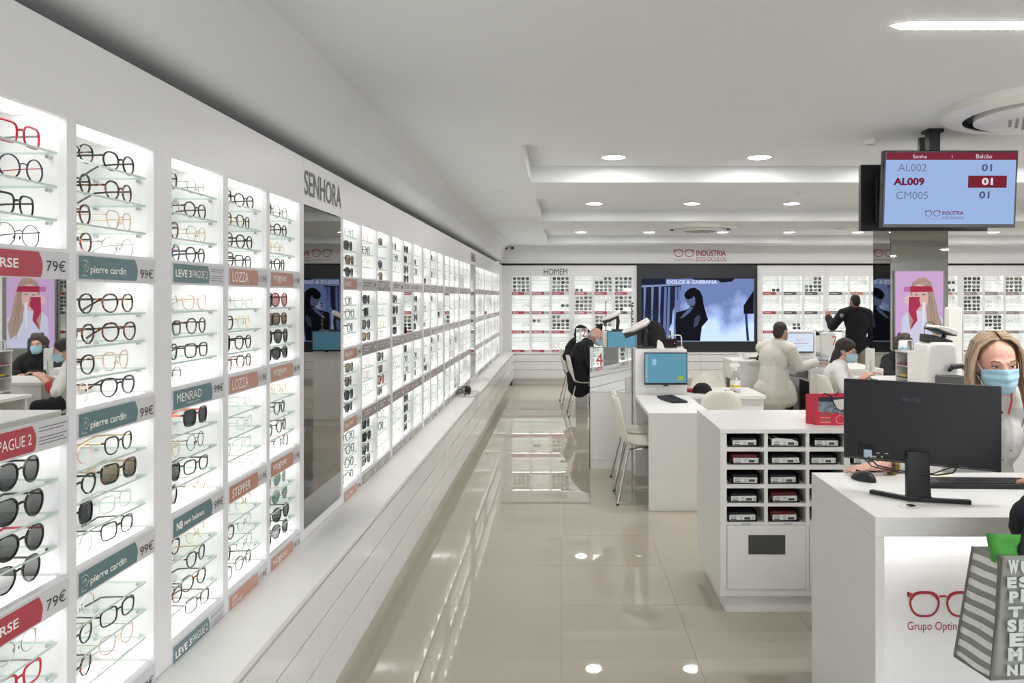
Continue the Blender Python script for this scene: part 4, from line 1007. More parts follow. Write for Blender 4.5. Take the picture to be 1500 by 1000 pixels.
# ---------------- chairs
def chair(name, lab, x, y, rz, grp='white shell chairs with chrome legs', low=False):
    """seat faces local +x"""
    t = thing(name, lab, 'chair', (x, y, 0), rz, world=False, group=grp)
    prof = [(.235, .425, .17), (.225, .445, .19), (.12, .440, .215), (0, .428, .225), (-.11, .432, .22), (-.165, .46, .215), (-.195, .53, .205), (-.215, .62, .195), (-.235, .72, .175), (-.248, .79, .135), (-.252, .815, .08)]
    rows_ = []; n = 10
    for x_, z_, hw in prof:
        row = []
        for i in range(n+1):
            u = -1+2*i/n; lift = .035*abs(u)**3 if z_ < .47 else 0; fw = .05*abs(u)**2.2 if z_ > .47 else (.02*abs(u)**2 if x_ < -.1 else 0)
            row.append((x_+fw, u*hw, z_+lift-(.012*abs(u)**4 if x_ > .2 else 0)))
        rows_.append(row)
    s = MB().grid(rows_).build('seat_shell', mat('chair_shell', (232, 229, 220), .32, var=.01), t, off=(0, 0, 0)); s.data.shade_smooth()
    sd = s.modifiers.new('thick', 'SOLIDIFY'); sd.thickness = .008; sd.offset = 0; ss = s.modifiers.new('sub', 'SUBSURF'); ss.levels = 1; ss.render_levels = 1
    for sx in (-1, 1):
        for sy in (-1, 1):
            top = (sx*.12, sy*.13, .415); fo = (sx*.20-.02, sy*.215, .012)
            lg_ = MB().tube([(sx*.05, sy*.12, .418), top, (top[0]+sx*.012, top[1]+sy*.01, .40), fo], .0085, 10).build('leg', M_CHROME, t, off=(0, 0, 0))
            MB().lathe([(.011, 0), (.011, .014)], (fo[0], fo[1], 0), 10).build('foot_cap', M_BLACK, lg_, off=(0, 0, 0))
    MB().box(-.12, .12, -.13, -.11, .408, .420).box(-.12, .12, .11, .13, .408, .420).box(-.05, .05, -.12, .12, .410, .424).build('seat_frame', M_CHROME, t, off=(0, 0, 0))
    return t
chair('chair', 'white shell chair with chrome legs pushed to the near side of keyboard desk', .655, 6.28, 0)
chair('chair', 'white shell chair partly hidden behind the nearer chair at keyboard desk', .665, 6.80, 0)
chair('chair', 'white shell chair behind the desk with the spray bottle', P(1043, 560, 8.0)[0], 8.05, -PI/2)
chair('chair', 'white shell chair back showing before the spray bottle desk', P(1054, 560, 6.62)[0]+.02, 6.85, PI/2)
chair('chair', 'white shell chair under the seated man in dark coat', .315, 10.75, .05)
chair('chair', 'white shell chair under the person in black cap', .22, 12.0, .1)
chair('chair', 'white shell chair of the dark haired woman with glasses', 2.86, 8.02, .1)
chair('chair', 'chair behind the white shelf unit under the curly haired woman', 4.12, 9.15, -PI/2-.2)

# ---------------- workstation: desk with keyboard, partition, monitor, mirror panel
def lam_desk(lab, x0, x1, y0, y1, z, panels, grp='white laminate desks', th=.03):
    t = thing('desk', lab, 'desk', (x0, y0, 0), group=grp)
    MB().box(x0, x1, y0, y1, z-th, z).build('desktop', M_LAM, t, bev=.0015)
    for p in panels: MB().box(*p).build('leg_panel', M_LAM, t, bev=.0012)
    return t
zd = .732
lam_desk('white desk with black keyboard left of the pigeonhole cabinet', .655, 1.125, 5.9, 7.0, zd, [(.657, 1.123, 5.902, 5.94, 0, zd-.030), (1.09, 1.123, 5.942, 6.998, .05, zd-.030)])
keyboard('keyboard', 'black keyboard lying lengthwise on the white desk', (.925, 6.66, zd), PI/2+.16, .42, .16, True)
def partition(lab, x0, x1, y0, y1, z):
    t = thing('partition', lab, 'partition', (x0, y0, 0), group='white desk partitions')
    MB().box(x0, x1, y0, y1, .08, z).build('panel', M_LAM, t, bev=.0015); MB().box(x0, x1, y0+.01, y1-.01, 0, .08).build('plinth', M_LAM, t, smooth=False)
    return t
partition('white partition block behind the keyboard desk carrying a monitor', .662, 1.118, 7.02, 7.35, 1.133)
def wall_monitor(lab, xc, y, zc, w, h, art, rz=0, stand=False):
    t = thing('monitor', lab, 'monitor', (xc, y, zc), rz, world=False)
    MB().box(-w/2, w/2, -.03, 0, -h/2, h/2).build('housing', M_BLACKG, t, off=(0, 0, 0), bev=.002)
    s = MB().box(-w/2+.008, w/2-.008, -.032, -.029, -h/2+.018, h/2-.008).build('screen', art, t, off=(0, 0, 0), smooth=False)
    MB().box(-.02, .02, -.033, -.01, -h/2-.012, -h/2+.01).build('sensor_bump', M_BLACKG, t, off=(0, 0, 0), bev=.002)
    MB().box(-.05, .05, 0, .03, -.05, .05).build('mount', M_BLACK, t, off=(0, 0, 0), smooth=False)
    return t, s
TEALS = led('desktop_teal', (100, 154, 176), .95); PALE = led('desktop_pale', (150, 196, 226), .95); SHEET = led('desktop_white', (214, 226, 244), 1.0)
t, s = wall_monitor('monitor with plain teal desktop screen on the partition above the keyboard', P(974.9, 0, 6.98)[0], 6.985, H-(539.5-CY)*6.98/F, .378, .285, TEALS)
MB().box(-.12, -.085, -.034, -.032, .03, .085).build('window_icon', PALE, s, off=(0, 0, 0), smooth=False); MB().box(-.183, -.160, -.0335, -.032, -.12, .13).build('side_band', led('desktop_side', (132, 172, 206), .9), s, off=(0, 0, 0), smooth=False)
MB().box(.105, .155, -.034, -.032, -.10, -.065).build('green_note', led('note_green', (150, 188, 70), .9), s, off=(0, 0, 0), smooth=False)
# yawed mirror panel with number 4
def mirror_panel(lab, x0, y0, w, yaw, z, zm, number, nx, nz, mir=M_MIRROR, grp='numbered mirror panels at the desks'):
    t = thing('desk_mirror', lab, 'mirror', (x0, y0, 0), yaw, world=False, group=grp)
    MB().box(0, w, 0, .05, .09, z).build('panel', M_LAM, t, bev=.0015, off=(0, 0, 0)); MB().box(.0, w, .006, .045, 0, .09).build('plinth', M_LAM, t, smooth=False, off=(0, 0, 0))
    MB().box(.002, w-.002, -.005, -.0005, zm, z-.003).build('mirror_glass', mir, t, off=(0, 0, 0), smooth=False)
    MB().box(-.004, 0, -.005, .05, .0, z).build('edge_strip', M_DARK, t, off=(0, 0, 0), smooth=False)
    MB().box(.0, w, -.0055, .05, z-.003, z+.002).build('top_edge', mat('edge_grey', (120, 120, 118), .4), t, off=(0, 0, 0), smooth=False)
    if number:
        o = text('number', number, mat('number_red', (196, 36, 48), .35), t, (nx, -.0062, nz), (1, 0, 0), (0, 0, 1), .062, .115, .0)
    return t
mirror_panel('mirror panel with red number four beside the keyboard desk', .268, 7.36, .392, -math.radians(13), 1.133, .72, '4', .060, .963)
# second station behind (elderly man)
partition('white partition behind the numbered mirror with teal monitor', P(884, 0, 9.8)[0], P(932, 0, 9.8)[0], 9.8, 10.2, 1.17)
wall_monitor('teal monitor above the numbered mirror panel, second desk row', P(911, 0, 9.75)[0], 9.79, H-(499.5-CY)*9.75/F, .36, .25, TEALS)
mirror_panel('narrow mirror panel with red number beside the seated elderly man', P(844, 0, 11.4)[0], 11.4, .16, -.2, 1.15, .75, '2', .085, 1.03)
t = thing('monitor', 'black monitor back edge right of the elderly man', 'monitor', (P(881, 0, 11.0)[0], 11.6, 1.06), 0, world=False)
MB().box(-.045, .045, 0, .03, -.13, .14).build('housing', M_BLACKG, t, off=(0, 0, 0), bev=.003); MB().box(-.02, .02, .03, .06, -.16, .0).build('mount', M_BLACK, t, off=(0, 0, 0), bev=.003)
lam_desk('white desk in front of the elderly man in dark coat', .50, .95, 10.21, 11.2, .74, [(.54, .95, 10.212, 10.24, 0, .71), (.54, .95, 11.17, 11.198, 0, .71)])
# things on the partitions
M_BFAB = mat('black_fabric', (26, 26, 28), .95, var=.2, scale=60, bump=.6)
def arm_unit(lab, bx_, by_, bz, s, flip=1, big=True):
    """folding black arm with white curved head (lens viewer)"""
    t = thing('lens_viewer', lab, 'optical device', (bx_, by_, bz), world=False)
    MB().box(-.07*s, .07*s, -.05, .05, 0, .02).build('base', M_BLACK, t, bev=.003, off=(0, 0, 0))
    MB().tube([(0, 0, .015), (.01*flip*s, 0, .12*s), (.0, 0, .185*s)], .022*s, 8).tube([(0, 0, .18*s), (-.09*flip*s, 0, .13*s), (-.17*flip*s, 0, .10*s)], [.025*s, .022*s, .020*s], 8).build('arm', M_BLACK, t, off=(0, 0, 0))
    MB().tube([(-.19*flip*s, 0, .13*s), (-.10*flip*s, 0, .16*s), (.0, 0, .21*s), (.03*flip*s, 0, .235*s)], [.016*s, .034*s, .040*s, .03*s], 10, flat=(1.3, .8)).build('head', M_WHP, t, off=(0, 0, 0))
    return t
p = P(905, 484, 9.9); arm_unit('folding black and white lens viewer arm above the teal monitor', p[0], 10.0, 1.172, 1.05)
t = thing('marker_pole', 'tall thin grey pole beside the lens viewer arm', 'pole', (P(887.5, 0, 10.1)[0], 10.1, 1.172), world=False)
MB().tube([(0, 0, 0), (0, 0, .39)], .006, 6).box(-.03, .03, -.03, .03, 0, .01).build('pole', mat('pole_grey', (110, 112, 112), .4), t, off=(0, 0, 0))
t = thing('earring_stand', 'slim stand hung with small items before the big screen edge', 'stand', (P(925.5, 0, 10.1)[0], 10.1, 1.172), world=False)
m = MB().tube([(0, 0, 0), (0, 0, .36)], .007, 6); m.box(-.03, .03, -.03, .03, 0, .01)
m.build('pole', mat('pole_grey', (110, 112, 112), .4), t, off=(0, 0, 0))
for i in range(10): MB().ell((random.uniform(-.012, .012), -.012, .05+i*.033), (.013, .006, .011), 8, 6).build('pendant', [M_BLACK, M_CHROME, M_TORT][i % 3], t, off=(0, 0, 0))
arm_unit('black and white lens viewer on top of the partition behind the monitor', P(945, 0, 7.2)[0], 7.2, 1.134, 1.1)
# draped dark coat on stand
def cloth_blob(name, lab, cat, x, y, z, w, d, h, m, seed=1, rz=0, flat_bottom=True):
    t = thing(name, lab, cat, (x, y, z), rz, world=False); b = MB(); r = random.Random(seed)
    ph = [(r.uniform(0, 6), r.randint(2, 6), r.uniform(.03, .09)) for _ in range(5)]
    n, mm = 28, 12; rows_ = []
    for i in range(mm+1):
        a = PI/2*i/mm; row = []
        for k in range(n):
            q = 2*PI*k/n; f = 1+sum(am*math.sin(fr_*q+p+2*a) for p, fr_, am in ph)*math.sin(a*1.0)
            row.append((w/2*math.sin(a)**.7*math.cos(q)*f, d/2*math.sin(a)**.7*math.sin(q)*f, h*math.cos(a)**.85*(1+.05*math.sin(3*q))+.001))
        rows_.append(row)
    b.grid(rows_, close=True); b.build('cloth', m, t, off=(0, 0, 0)); return t
t = cloth_blob('folded_coat', 'black coat heaped on the partition top behind the monitor', 'coat', P(958, 0, 7.25)[0]+.0, 7.27, 1.134, .22, .12, .235, M_BFAB, 3)
t = thing('card_terminal', 'black box with silver dot on the partition top', 'device', (P(981, 0, 7.22)[0], 7.25, 1.134), world=False)
MB().box(-.075, .07, -.03, .03, 0, .085).build('body', M_BLACKG, t, bev=.004, off=(0, 0, 0)); MB().ell((.045, -.031, .045), (.006, .003, .006), 8, 6).build('button', M_CHROME, t, off=(0, 0, 0))
t = thing('acrylic_holder', 'white bracket shaped holder on the partition right of black box', 'holder', (P(992, 0, 7.28)[0], 7.30, 1.134), world=False)
MB().tube([(-.08, 0, .10), (.0, 0, .115), (.035, 0, .11), (.042, 0, .09), (.045, 0, 0)], .006, 6).box(-.02, .06, -.02, .03, 0, .006).build('bracket', M_WHP, t, off=(0, 0, 0))
t = thing('display_card', 'small white folded card on the partition top before black coat', 'card', (P(967, 0, 7.1)[0], 7.06, 1.134), world=False)
MB().prism([(-.035, 0), (.04, 0), (.015, .06), (-.02, .085), (-.03, .07)], 'y', 0, .02).build('card', M_WHP, t, bev=.006, off=(0, 0, 0))
t = thing('phone_stand', 'thin black handset standing upright at the right of the coat', 'phone', (P(984, 0, 7.3)[0], 7.32, 1.134), world=False)
MB().prism([(-.012, .0), (.006, .0), (-.005, .155), (-.018, .155)], 'y', 0, .02).build('handset', M_BLACK, t, bev=.003, off=(0, 0, 0)); MB().prism([(-.02, 0), (.03, 0), (.015, .10), (.0, .11)], 'y', .021, .03).build('cradle', M_WHP, t, off=(0, 0, 0))

# ---------------- desk with spray bottle
x0, x1, y0, y1 = 1.122, 1.805, 6.95, 7.58
dk = lam_desk('white desk carrying the spray bottle and black cap', x0+.0, x1, y0, y1, .732, [(x0+.02, x1-.012, y0+.03, y0+.05, .02, .70), (x1-.045, x1-.012, y0+.052, y1-.03, .0, .70), (x0+.0, x0+.03, y0+.052, y1-.03, 0, .70)])
MB().box(1.19, 1.235, y0+.022, y0+.031, .60, .66).build('cable_hole', M_BLACK, dk, smooth=False)
Yb = 7.2; t = thing('spray_bottle', 'clear spray bottle with white trigger and yellow striped label', 'bottle', (P(1077, 0, Yb)[0], Yb, .733), world=False)
MB().lathe([(.001, 0), (.043, .002), (.046, .02), (.046, .115), (.038, .145), (.020, .175), (.014, .20)], n=24, cap=False).build('bottle', glassy('clear_bottle', (.93, .94, .94), .14), t, off=(0, 0, 0))
MB().lathe([(.001, .003), (.043, .005), (.043, .05)], n=20).build('liquid', glassy('liquid', (.86, .87, .88), .05), t, off=(0, 0, 0))
MB().lathe([(.0468, .035), (.0468, .11)], n=24, cap=False).build('label', mat('label_white', (236, 236, 228), .5), t, off=(0, 0, 0)); MB().lathe([(.0472, .048), (.0472, .066)], n=24, cap=False).build('label_stripe', mat('label_yellow', (214, 190, 50), .5), t, off=(0, 0, 0))
tp_ = MB().lathe([(.017, .195), (.017, .215), (.012, .225)], n=16); tp_.prism([(-.055, .232), (-.05, .262), (.0, .27), (.03, .262), (.045, .235), (.01, .222), (-.02, .225)], 'y', -.012, .012)
tp_.prism([(-.02, .225), (-.028, .19), (-.038, .175), (-.034, .20), (-.036, .228)], 'y', -.006, .006); tp_.build('trigger_head', M_WHP, t, off=(0, 0, 0), bev=.002)
cloth_blob('cap', 'black rounded cap lying on the spray bottle desk', 'cap', P(1028.5, 0, 7.15)[0], 7.15, .733, .168, .15, .085, M_BFAB, 5)
t = thing('mat', 'dark blue flat mat beside the black cap', 'mat', (P(1047, 0, 7.2)[0], 7.2, .733), 0, world=False)
MB().box(-.07, .05, -.05, .05, 0, .003).build('sheet', mat('navy_mat', (52, 58, 82), .6), t, bev=.001, off=(0, 0, 0))
t = thing('tray', 'small grey tray holding yellow and silver pieces beside the spray bottle', 'tray', (P(1070, 0, 7.03)[0], 7.06, .733), 0, world=False)
m = MB(); m.box(-.042, .042, -.035, .035, 0, .003)
for q in ((-.042, -.039, -.035, .035), (.039, .042, -.035, .035), (-.042, .042, -.035, -.032), (-.042, .042, .032, .035)): m.box(q[0], q[1], q[2], q[3], 0, .03)
m.build('tray', mat('tray_grey', (92, 86, 84), .5), t, bev=.001, off=(0, 0, 0))
for i in range(3):
    for j in range(2): MB().lathe([(.008, .003), (.008, .026+.004*((i+j) % 2)), (.004, .032)], (-.024+i*.024, -.014+j*.028, 0), 10).build('capsule', mat('capsule_yellow', (222, 190, 70), .4) if (i+j) % 2 else M_CHROME, t, off=(0, 0, 0))
t = thing('red_booklet', 'small red booklet at the left end of the spray bottle desk', 'booklet', (P(1009, 0, 7.25)[0]+.01, 7.25, .733), 0, world=False)
MB().box(-.03, .03, -.06, .06, 0, .028).build('cover', mat('booklet_red', (170, 40, 50), .5), t, bev=.002, off=(0, 0, 0))

# ---------------- grey side counter
zc_ = .85
t = thing('side_counter', 'tall white side counter with niche behind the spray bottle', 'counter', (2.02, 9.3, 0))
MB().box(2.02, 2.7, 9.3, 9.86, zc_-.025, zc_).build('worktop', M_LAM, t, bev=.0015)
m = MB(); m.box(2.025, 2.69, 9.305, 9.33, 0, zc_-.025); m.box(2.025, 2.69, 9.84, 9.86, 0, zc_-.025)
m.box(2.025, 2.05, 9.33, 9.84, 0, .30).box(2.025, 2.05, 9.33, 9.84, .62, zc_-.025).box(2.025, 2.05, 9.33, 9.42, .30, .62).box(2.025, 2.05, 9.76, 9.84, .30, .62).box(2.05, 2.4, 9.42, 9.76, .29, .30).box(2.05, 2.4, 9.42, 9.76, .455, .467)
m.build('carcass', M_LAM, t, smooth=False)
q = thing('parcel', 'brown cardboard box inside the side counter niche', 'box', (2.20, 9.58, .467), world=False)
MB().box(-.13, .1, -.12, .12, 0, .07).build('carton', mat('cardboard', (160, 112, 80), .8), q, bev=.003, off=(0, 0, 0)); MB().box(-.1305, .1, -.02, .02, .0005, .071).build('tape', mat('tape_brown', (140, 100, 70), .4), q, off=(0, 0, 0), smooth=False)
q = thing('tray', 'flat white paper tray on the tall side counter', 'tray', (P(1110, 0, 9.5)[0], 9.55, zc_), world=False)
m = MB(); m.box(-.13, .16, -.12, .12, 0, .006).box(-.13, -.124, -.12, .12, 0, .05).box(-.13, .16, .114, .12, 0, .055).box(.154, .16, -.12, .12, 0, .05).box(-.12, .15, -.10, .11, .03, .036); m.build('tray', M_WHP, q, bev=.001, off=(0, 0, 0))
q = thing('pen_holder', 'slanted white tube standing on the left of the side counter', 'holder', (P(1086, 0, 9.5)[0], 9.5, zc_), world=False)
MB().tube([(.012, 0, 0), (-.018, 0, .075)], .012, 10).build('tube', M_WHP, q, off=(0, 0, 0)); MB().lathe([(.022, 0), (.022, .004)], (.012, 0, 0), 14).build('foot', M_WHP, q, off=(0, 0, 0))
cloth_blob('cap', 'small black cap on the tall side counter beside the man in white coat', 'cap', P(1116, 0, 9.4)[0], 9.38, zc_, .14, .12, .075, M_BFAB, 8)

# ---------------- doctor's desk
zz = H-(540-CY)*8.8/F
dd_ = thing('desk', 'white desk with open drawer slots right of the man in white coat', 'desk', (2.76, 8.8, 0), group='white laminate desks')
MB().box(2.76, 3.6, 8.8, 9.62, zz-.03, zz).build('desktop', M_LAM, dd_, bev=.0015)
MB().box(2.78, 3.6, 8.81, 8.84, 0, zz-.03).build('leg_panel', M_LAM, dd_, smooth=False); MB().box(2.9, 2.93, 8.84, 9.6, 0, zz-.03).build('leg_panel', mat('dark_panel', (46, 46, 48), .5), dd_, smooth=False)
MB().box(2.775, 2.9, 8.85, 9.6, zz-.15, zz-.14).box(2.775, 2.9, 8.85, 8.87, zz-.14, zz-.03).box(2.775, 2.9, 9.3, 9.32, zz-.14, zz-.03).build('drawer_shelf', M_LAM, dd_, smooth=False)
t, s = wall_monitor('bright monitor with white page in front of the man in white coat', P(1170, 0, 9.64)[0], 9.68, H-(502-CY)*9.64/F, .38, .245, SHEET)
MB().box(-.06, .12, -.034, -.032, -.008, -.002).build('red_bar', led('bar_pink', (190, 110, 140), .9), s, off=(0, 0, 0), smooth=False)
for z in (.03, .045, -.05): MB().box(-.02, .05, -.034, -.032, z, z+.003).build('text_line', led('line_grey', (140, 150, 180), .9), s, off=(0, 0, 0), smooth=False)
partition('white partition holding the bright monitor beyond the desk of the man', P(1150, 0, 9.7)[0], P(1195, 0, 9.7)[0], 9.70, 10.0, H-(485-CY)*9.7/F)
mirror_panel('mirror panel with red number seven behind the woman with glasses', P(1195, 0, 9.68)[0], 9.72, .32, -.12, H-(486-CY)*9.7/F, .62, '7', .205, 1.005)
0 and mirror_panel('mirror panel below the standing man in the dark jacket', P(1234, 0, 9.7)[0], 9.72, .30, .08, H-(506-CY)*9.7/F, .62, '', 0, 0)
t = thing('leaflet_box', 'clear box of leaflets on the desk beside the man in white coat', 'box', (P(1206, 0, 9.0)[0], 9.02, zz), 0, world=False)
MB().box(-.055, .055, -.05, -.048, 0, .13).box(-.055, -.053, -.048, .05, 0, .13).box(.053, .055, -.048, .05, 0, .13).box(-.055, .055, .048, .05, 0, .15).build('clear_box', glassy('acrylic', (.9, .92, .94), .15), t, off=(0, 0, 0), smooth=False)
for i in range(7): MB().box(-.05, .05, -.042+i*.012, -.035+i*.012, .003, .07+.01*(i % 3)).build('leaflet', [M_CARD, mat('leaflet_grey', (150, 154, 168), .6), M_WHP][i % 3], t, off=(0, 0, 0), smooth=False)
st = thing('stool', 'dark stool under the man in white coat', 'stool', (2.42, 8.9, 0), world=False)
MB().lathe([(.001, .44), (.17, .44), (.185, .46), (.18, .485), (.001, .49)], n=28).build('seat', M_BLACK, st, off=(0, 0, 0))
for i in range(4):
    a_ = PI/4+i*PI/2; MB().tube([(.12*math.cos(a_), .12*math.sin(a_), .44), (.18*math.cos(a_), .18*math.sin(a_), 0)], .016, 8).build('leg', M_BLACK, st, off=(0, 0, 0))
m = MB(); r_ = .158; m.tube([(r_*math.cos(i*PI/8), r_*math.sin(i*PI/8), .17) for i in range(17)], .009, 8, cap=False); m.build('foot_ring', M_CHROME, st, off=(0, 0, 0))

# ---------------- woman's desk + small mirror stand
zw = .73; t = lam_desk('white desk with the small mirror stand, right of the woman with glasses', 3.12, 4.0, 8.0, 8.75, zw, [(3.14, 3.98, 8.02, 8.05, 0, .70), (3.14, 3.98, 8.70, 8.73, 0, .70)])
q = thing('mirror_stand', 'small white tabletop mirror stand beside the woman with glasses', 'mirror', (P(1275, 0, 8.3)[0], 8.3, zw), world=False)
MB().lathe([(.001, 0), (.075, 0), (.075, .006), (.02, .012), (.008, .02)], n=24).build('base', M_CHROME, q, off=(0, 0, 0)); MB().tube([(0, 0, .01), (0, 0, .2)], .007, 8).build('stem', M_CHROME, q, off=(0, 0, 0))
MB().box(-.05, .05, .0, .018, .10, .33).build('frame', M_WHP, q, bev=.008, off=(0, 0, 0)); MB().box(-.042, .042, -.002, .0, .11, .32).build('mirror_glass', M_MIRROR, q, off=(0, 0, 0), smooth=False)

# ---------------- white shelf unit with booklets, acrylic frame
sx, sy = 3.343, 7.6; sz = H-(515-CY)*7.6/F
t = thing('shelf_unit', 'small white open shelf unit holding papers, left of the white machine', 'shelf', (sx, sy, 0))
MB().box(sx-.008, sx+.215, sy-.008, sy+.29, sz-.014, sz).build('top_board', M_LAM, t, bev=.001)
m = MB(); m.box(sx, sx+.20, sy, sy+.012, 0, sz-.014); m.box(sx, sx+.20, sy+.27, sy+.282, 0, sz-.014); m.box(sx+.188, sx+.20, sy+.012, sy+.27, 0, sz-.014)
for z in (sz-.14, sz-.265, sz-.40, .1): m.box(sx, sx+.188, sy+.012, sy+.27, z-.011, z)
m.build('carcass', M_LAM, t, smooth=False)
for z, c, lab in ((sz-.14, (112, 34, 44), 'dark red folder in the upper opening of the small shelf unit'), (sz-.265, (60, 60, 62), 'dark booklet pile with yellow edge in the lower shelf opening')):
    q = thing('folder', lab, 'folder', (sx+.085, sy+.14, z), world=False); MB().box(-.09, .08, -.11, .10, 0, .014).build('cover', mat('folder_%d' % c[0], c, .5), q, bev=.001, off=(0, 0, 0))
    MB().box(-.085, .07, -.08, .05, .0145, .030).build('insert', mat('folder_yellow', (206, 184, 60), .5) if c[0] == 60 else mat('folder_grey', (90, 80, 84), .5), q, bev=.001, off=(0, 0, 0))
q = thing('picture_stand', 'clear acrylic frame standing on the small shelf unit before the woman', 'frame', (sx+.055, sy+.16, sz), world=False)
m = MB()
for a in ((-.075, -.067, 0, .105), (.055, .063, 0, .105), (-.075, .063, 0, .008), (-.075, .063, .097, .105)): m.box(a[0], a[1], 0, .012, a[2], a[3])
m.build('frame', M_WHP, q, off=(0, 0, 0), smooth=False); MB().box(-.067, .055, .004, .006, .008, .097).build('pane', glassy('acrylic', (.9, .92, .94), .15), q, off=(0, 0, 0), smooth=False)
q = thing('leaflet_stand', 'white leaflet with black and red print standing on the shelf unit', 'leaflet', (sx+.15, sy+.05, sz), world=False)
MB().box(-.032, .04, 0, .02, 0, .10).build('card', M_WHP, q, off=(0, 0, 0), smooth=False); MB().box(-.028, -.018, -.001, 0, .03, .09).build('print', M_BLACK, q, off=(0, 0, 0), smooth=False)
MB().prism([(-.012, .068), (.02, .05), (.036, .004), (.018, .006), (.0, .045)], 'y', -.001, 0).build('print', mat('print_red', (206, 60, 60), .5), q, off=(0, 0, 0), smooth=False)
t, s = wall_monitor('narrow visible strip of a blue monitor beside the white machine', P(1362, 0, 6.9)[0]+.05, 6.9, H-(548-CY)*6.9/F, .30, .34, PALE)
MB().box(-.02, .02, .03, .05, -.35, .0).box(-.1, .1, -.05, .1, -.372, -.352).build('stand', M_BLACK, t, off=(0, 0, 0))

# ---------------- white optical machine and its desk
zq = .74; lam_desk('white desk behind the reception counter carrying the optical machine', 2.55, 4.3, 5.7, 7.0, zq, [(2.57, 4.28, 5.73, 5.76, 0, zq-.03), (2.57, 4.28, 6.94, 6.97, 0, zq-.03)])
Ym = 6.0; xm_ = P(1381, 0, Ym)[0]
t = thing('optical_machine', 'large white tabletop optical machine left of the blonde woman', 'machine', (xm_, Ym, zq), world=False)
m = MB(); prof = [(-.145, 0), (.135, 0), (.115, .42), (.105, .49), (.07, .515), (-.07, .515), (-.105, .49), (-.118, .42)]
m.prism(prof, 'y', 0, .26); m.build('body', M_WHP, t, bev=.022, off=(0, 0, 0))
m = MB().box(-.06, .12, -.10, -.001, .20, .27); m.build('chin_rest', mat('dark_grey_plastic', (84, 84, 84), .5), t, bev=.008, off=(0, 0, 0))
m = MB().tube([(.03, -.03, .30), (.05, -.05, .335), (.12, -.05, .34), (.16, -.03, .31)], [.012, .02, .02, .012], 8); m.build('head_rest', M_BLACK, t, off=(0, 0, 0))
m = MB().prism([(-.09, .515), (-.085, .575), (-.03, .565), (.10, .525), (.10, .515)], 'y', .04, .2); m.build('top_wedge', M_BLACK, t, bev=.004, off=(0, 0, 0))
m = MB().prism([(-.035, .625), (-.02, .645), (.06, .63), (.13, .605), (.125, .57), (.08, .58)], 'y', .02, .24); m.build('screen_arm', M_WHP, t, bev=.008, off=(0, 0, 0))
m = MB().prism([(-.038, .622), (.08, .577), (.128, .567), (.12, .56), (.07, .565), (-.04, .612)], 'y', .03, .23); m.build('screen_underside', M_BLACK, t, bev=.002, off=(0, 0, 0))
m = MB().tube([(.05, .12, .52), (.07, .12, .565)], .018, 8).tube([(-.09, .1, .57), (-.095, .1, .63), (-.07, .1, .668), (-.03, .1, .665), (-.01, .1, .635)], .0035, 6); m.build('cable', M_BLACK, t, off=(0, 0, 0))
q = thing('white_column', 'tall rounded white device column behind the optical machine', 'device', (P(1401, 0, 6.6)[0], 6.6, zq), world=False)
MB().box(-.058, .055, 0, .1, .0, .775).build('body', M_WHP, q, bev=.015, off=(0, 0, 0)); MB().tube([(.058, .03, .72), (.07, .03, .60), (.068, .03, .4), (.05, .0, .33)], .003, 6).build('cable', mat('grey_cable', (140, 140, 136), .5), q, off=(0, 0, 0))

# pile of sunglasses in a white tray on the left ledge
yt = F*.87/(CX-703); 
t = thing('tray', 'white tray on the left ledge heaped with spare sunglasses', 'tray', (-.955, 8.2, LEDGE), 0, world=False)
m = MB().box(-.085, .085, -.2, .2, 0, .004)
for q_ in ((-.085, -.082, -.2, .2), (.082, .085, -.2, .2), (-.085, .085, -.2, -.197), (-.085, .085, .197, .2)): m.box(q_[0], q_[1], q_[2], q_[3], 0, .022)
m.build('tray', M_WHP, t, off=(0, 0, 0), smooth=False)
for i in range(8):
    o = obj('sunglasses', far_template('EDFQ'[i % 4])); o.location = (-.955+random.uniform(-.03, .02), 8.05+i*.042, LEDGE+.008+.012*(i % 3)); o.rotation_euler = (random.uniform(-.2, .2), random.uniform(-.2, .2), PI/2+random.uniform(-.5, .5))
    tag(o, '%s dark sunglasses from the near end, in the white ledge tray' % ORD[i], 'sunglasses', 'sunglasses heaped in the ledge tray')
# ================================================================ PEOPLE
M_SKIN = mat('skin_light', (222, 170, 150), .5, var=.04, scale=14); M_SKIN2 = mat('skin_tan', (196, 140, 116), .5, var=.05, scale=14)
M_MASK = mat('mask_blue', (168, 208, 226), .8, var=.02, scale=60); M_COAT = mat('white_coat_cloth', (226, 226, 224), .85, var=.015, scale=8, bump=.2)
M_GREYCOAT = mat('off_white_coat_cloth', (208, 206, 198), .85, var=.03, scale=8, bump=.3)
M_BLKCL = mat('black_cloth', (26, 27, 32), .9, var=.2, scale=30, bump=.5); M_NVYCL = mat('navy_cloth', (24, 26, 36), .9, var=.2, scale=30, bump=.5); M_KHAKI = mat('khaki_cloth', (158, 148, 134), .9, var=.06, scale=30)
M_REDTRIM = mat('red_trim_cloth', (172, 44, 56), .8); M_EYE = mat('eye_dark', (44, 32, 28), .2); M_EYEW = mat('eye_white', (226, 222, 216), .3)
M_SHOE = mat('dark_shoe', (40, 38, 38), .5); M_LIP = mat('lip', (190, 110, 104), .5)
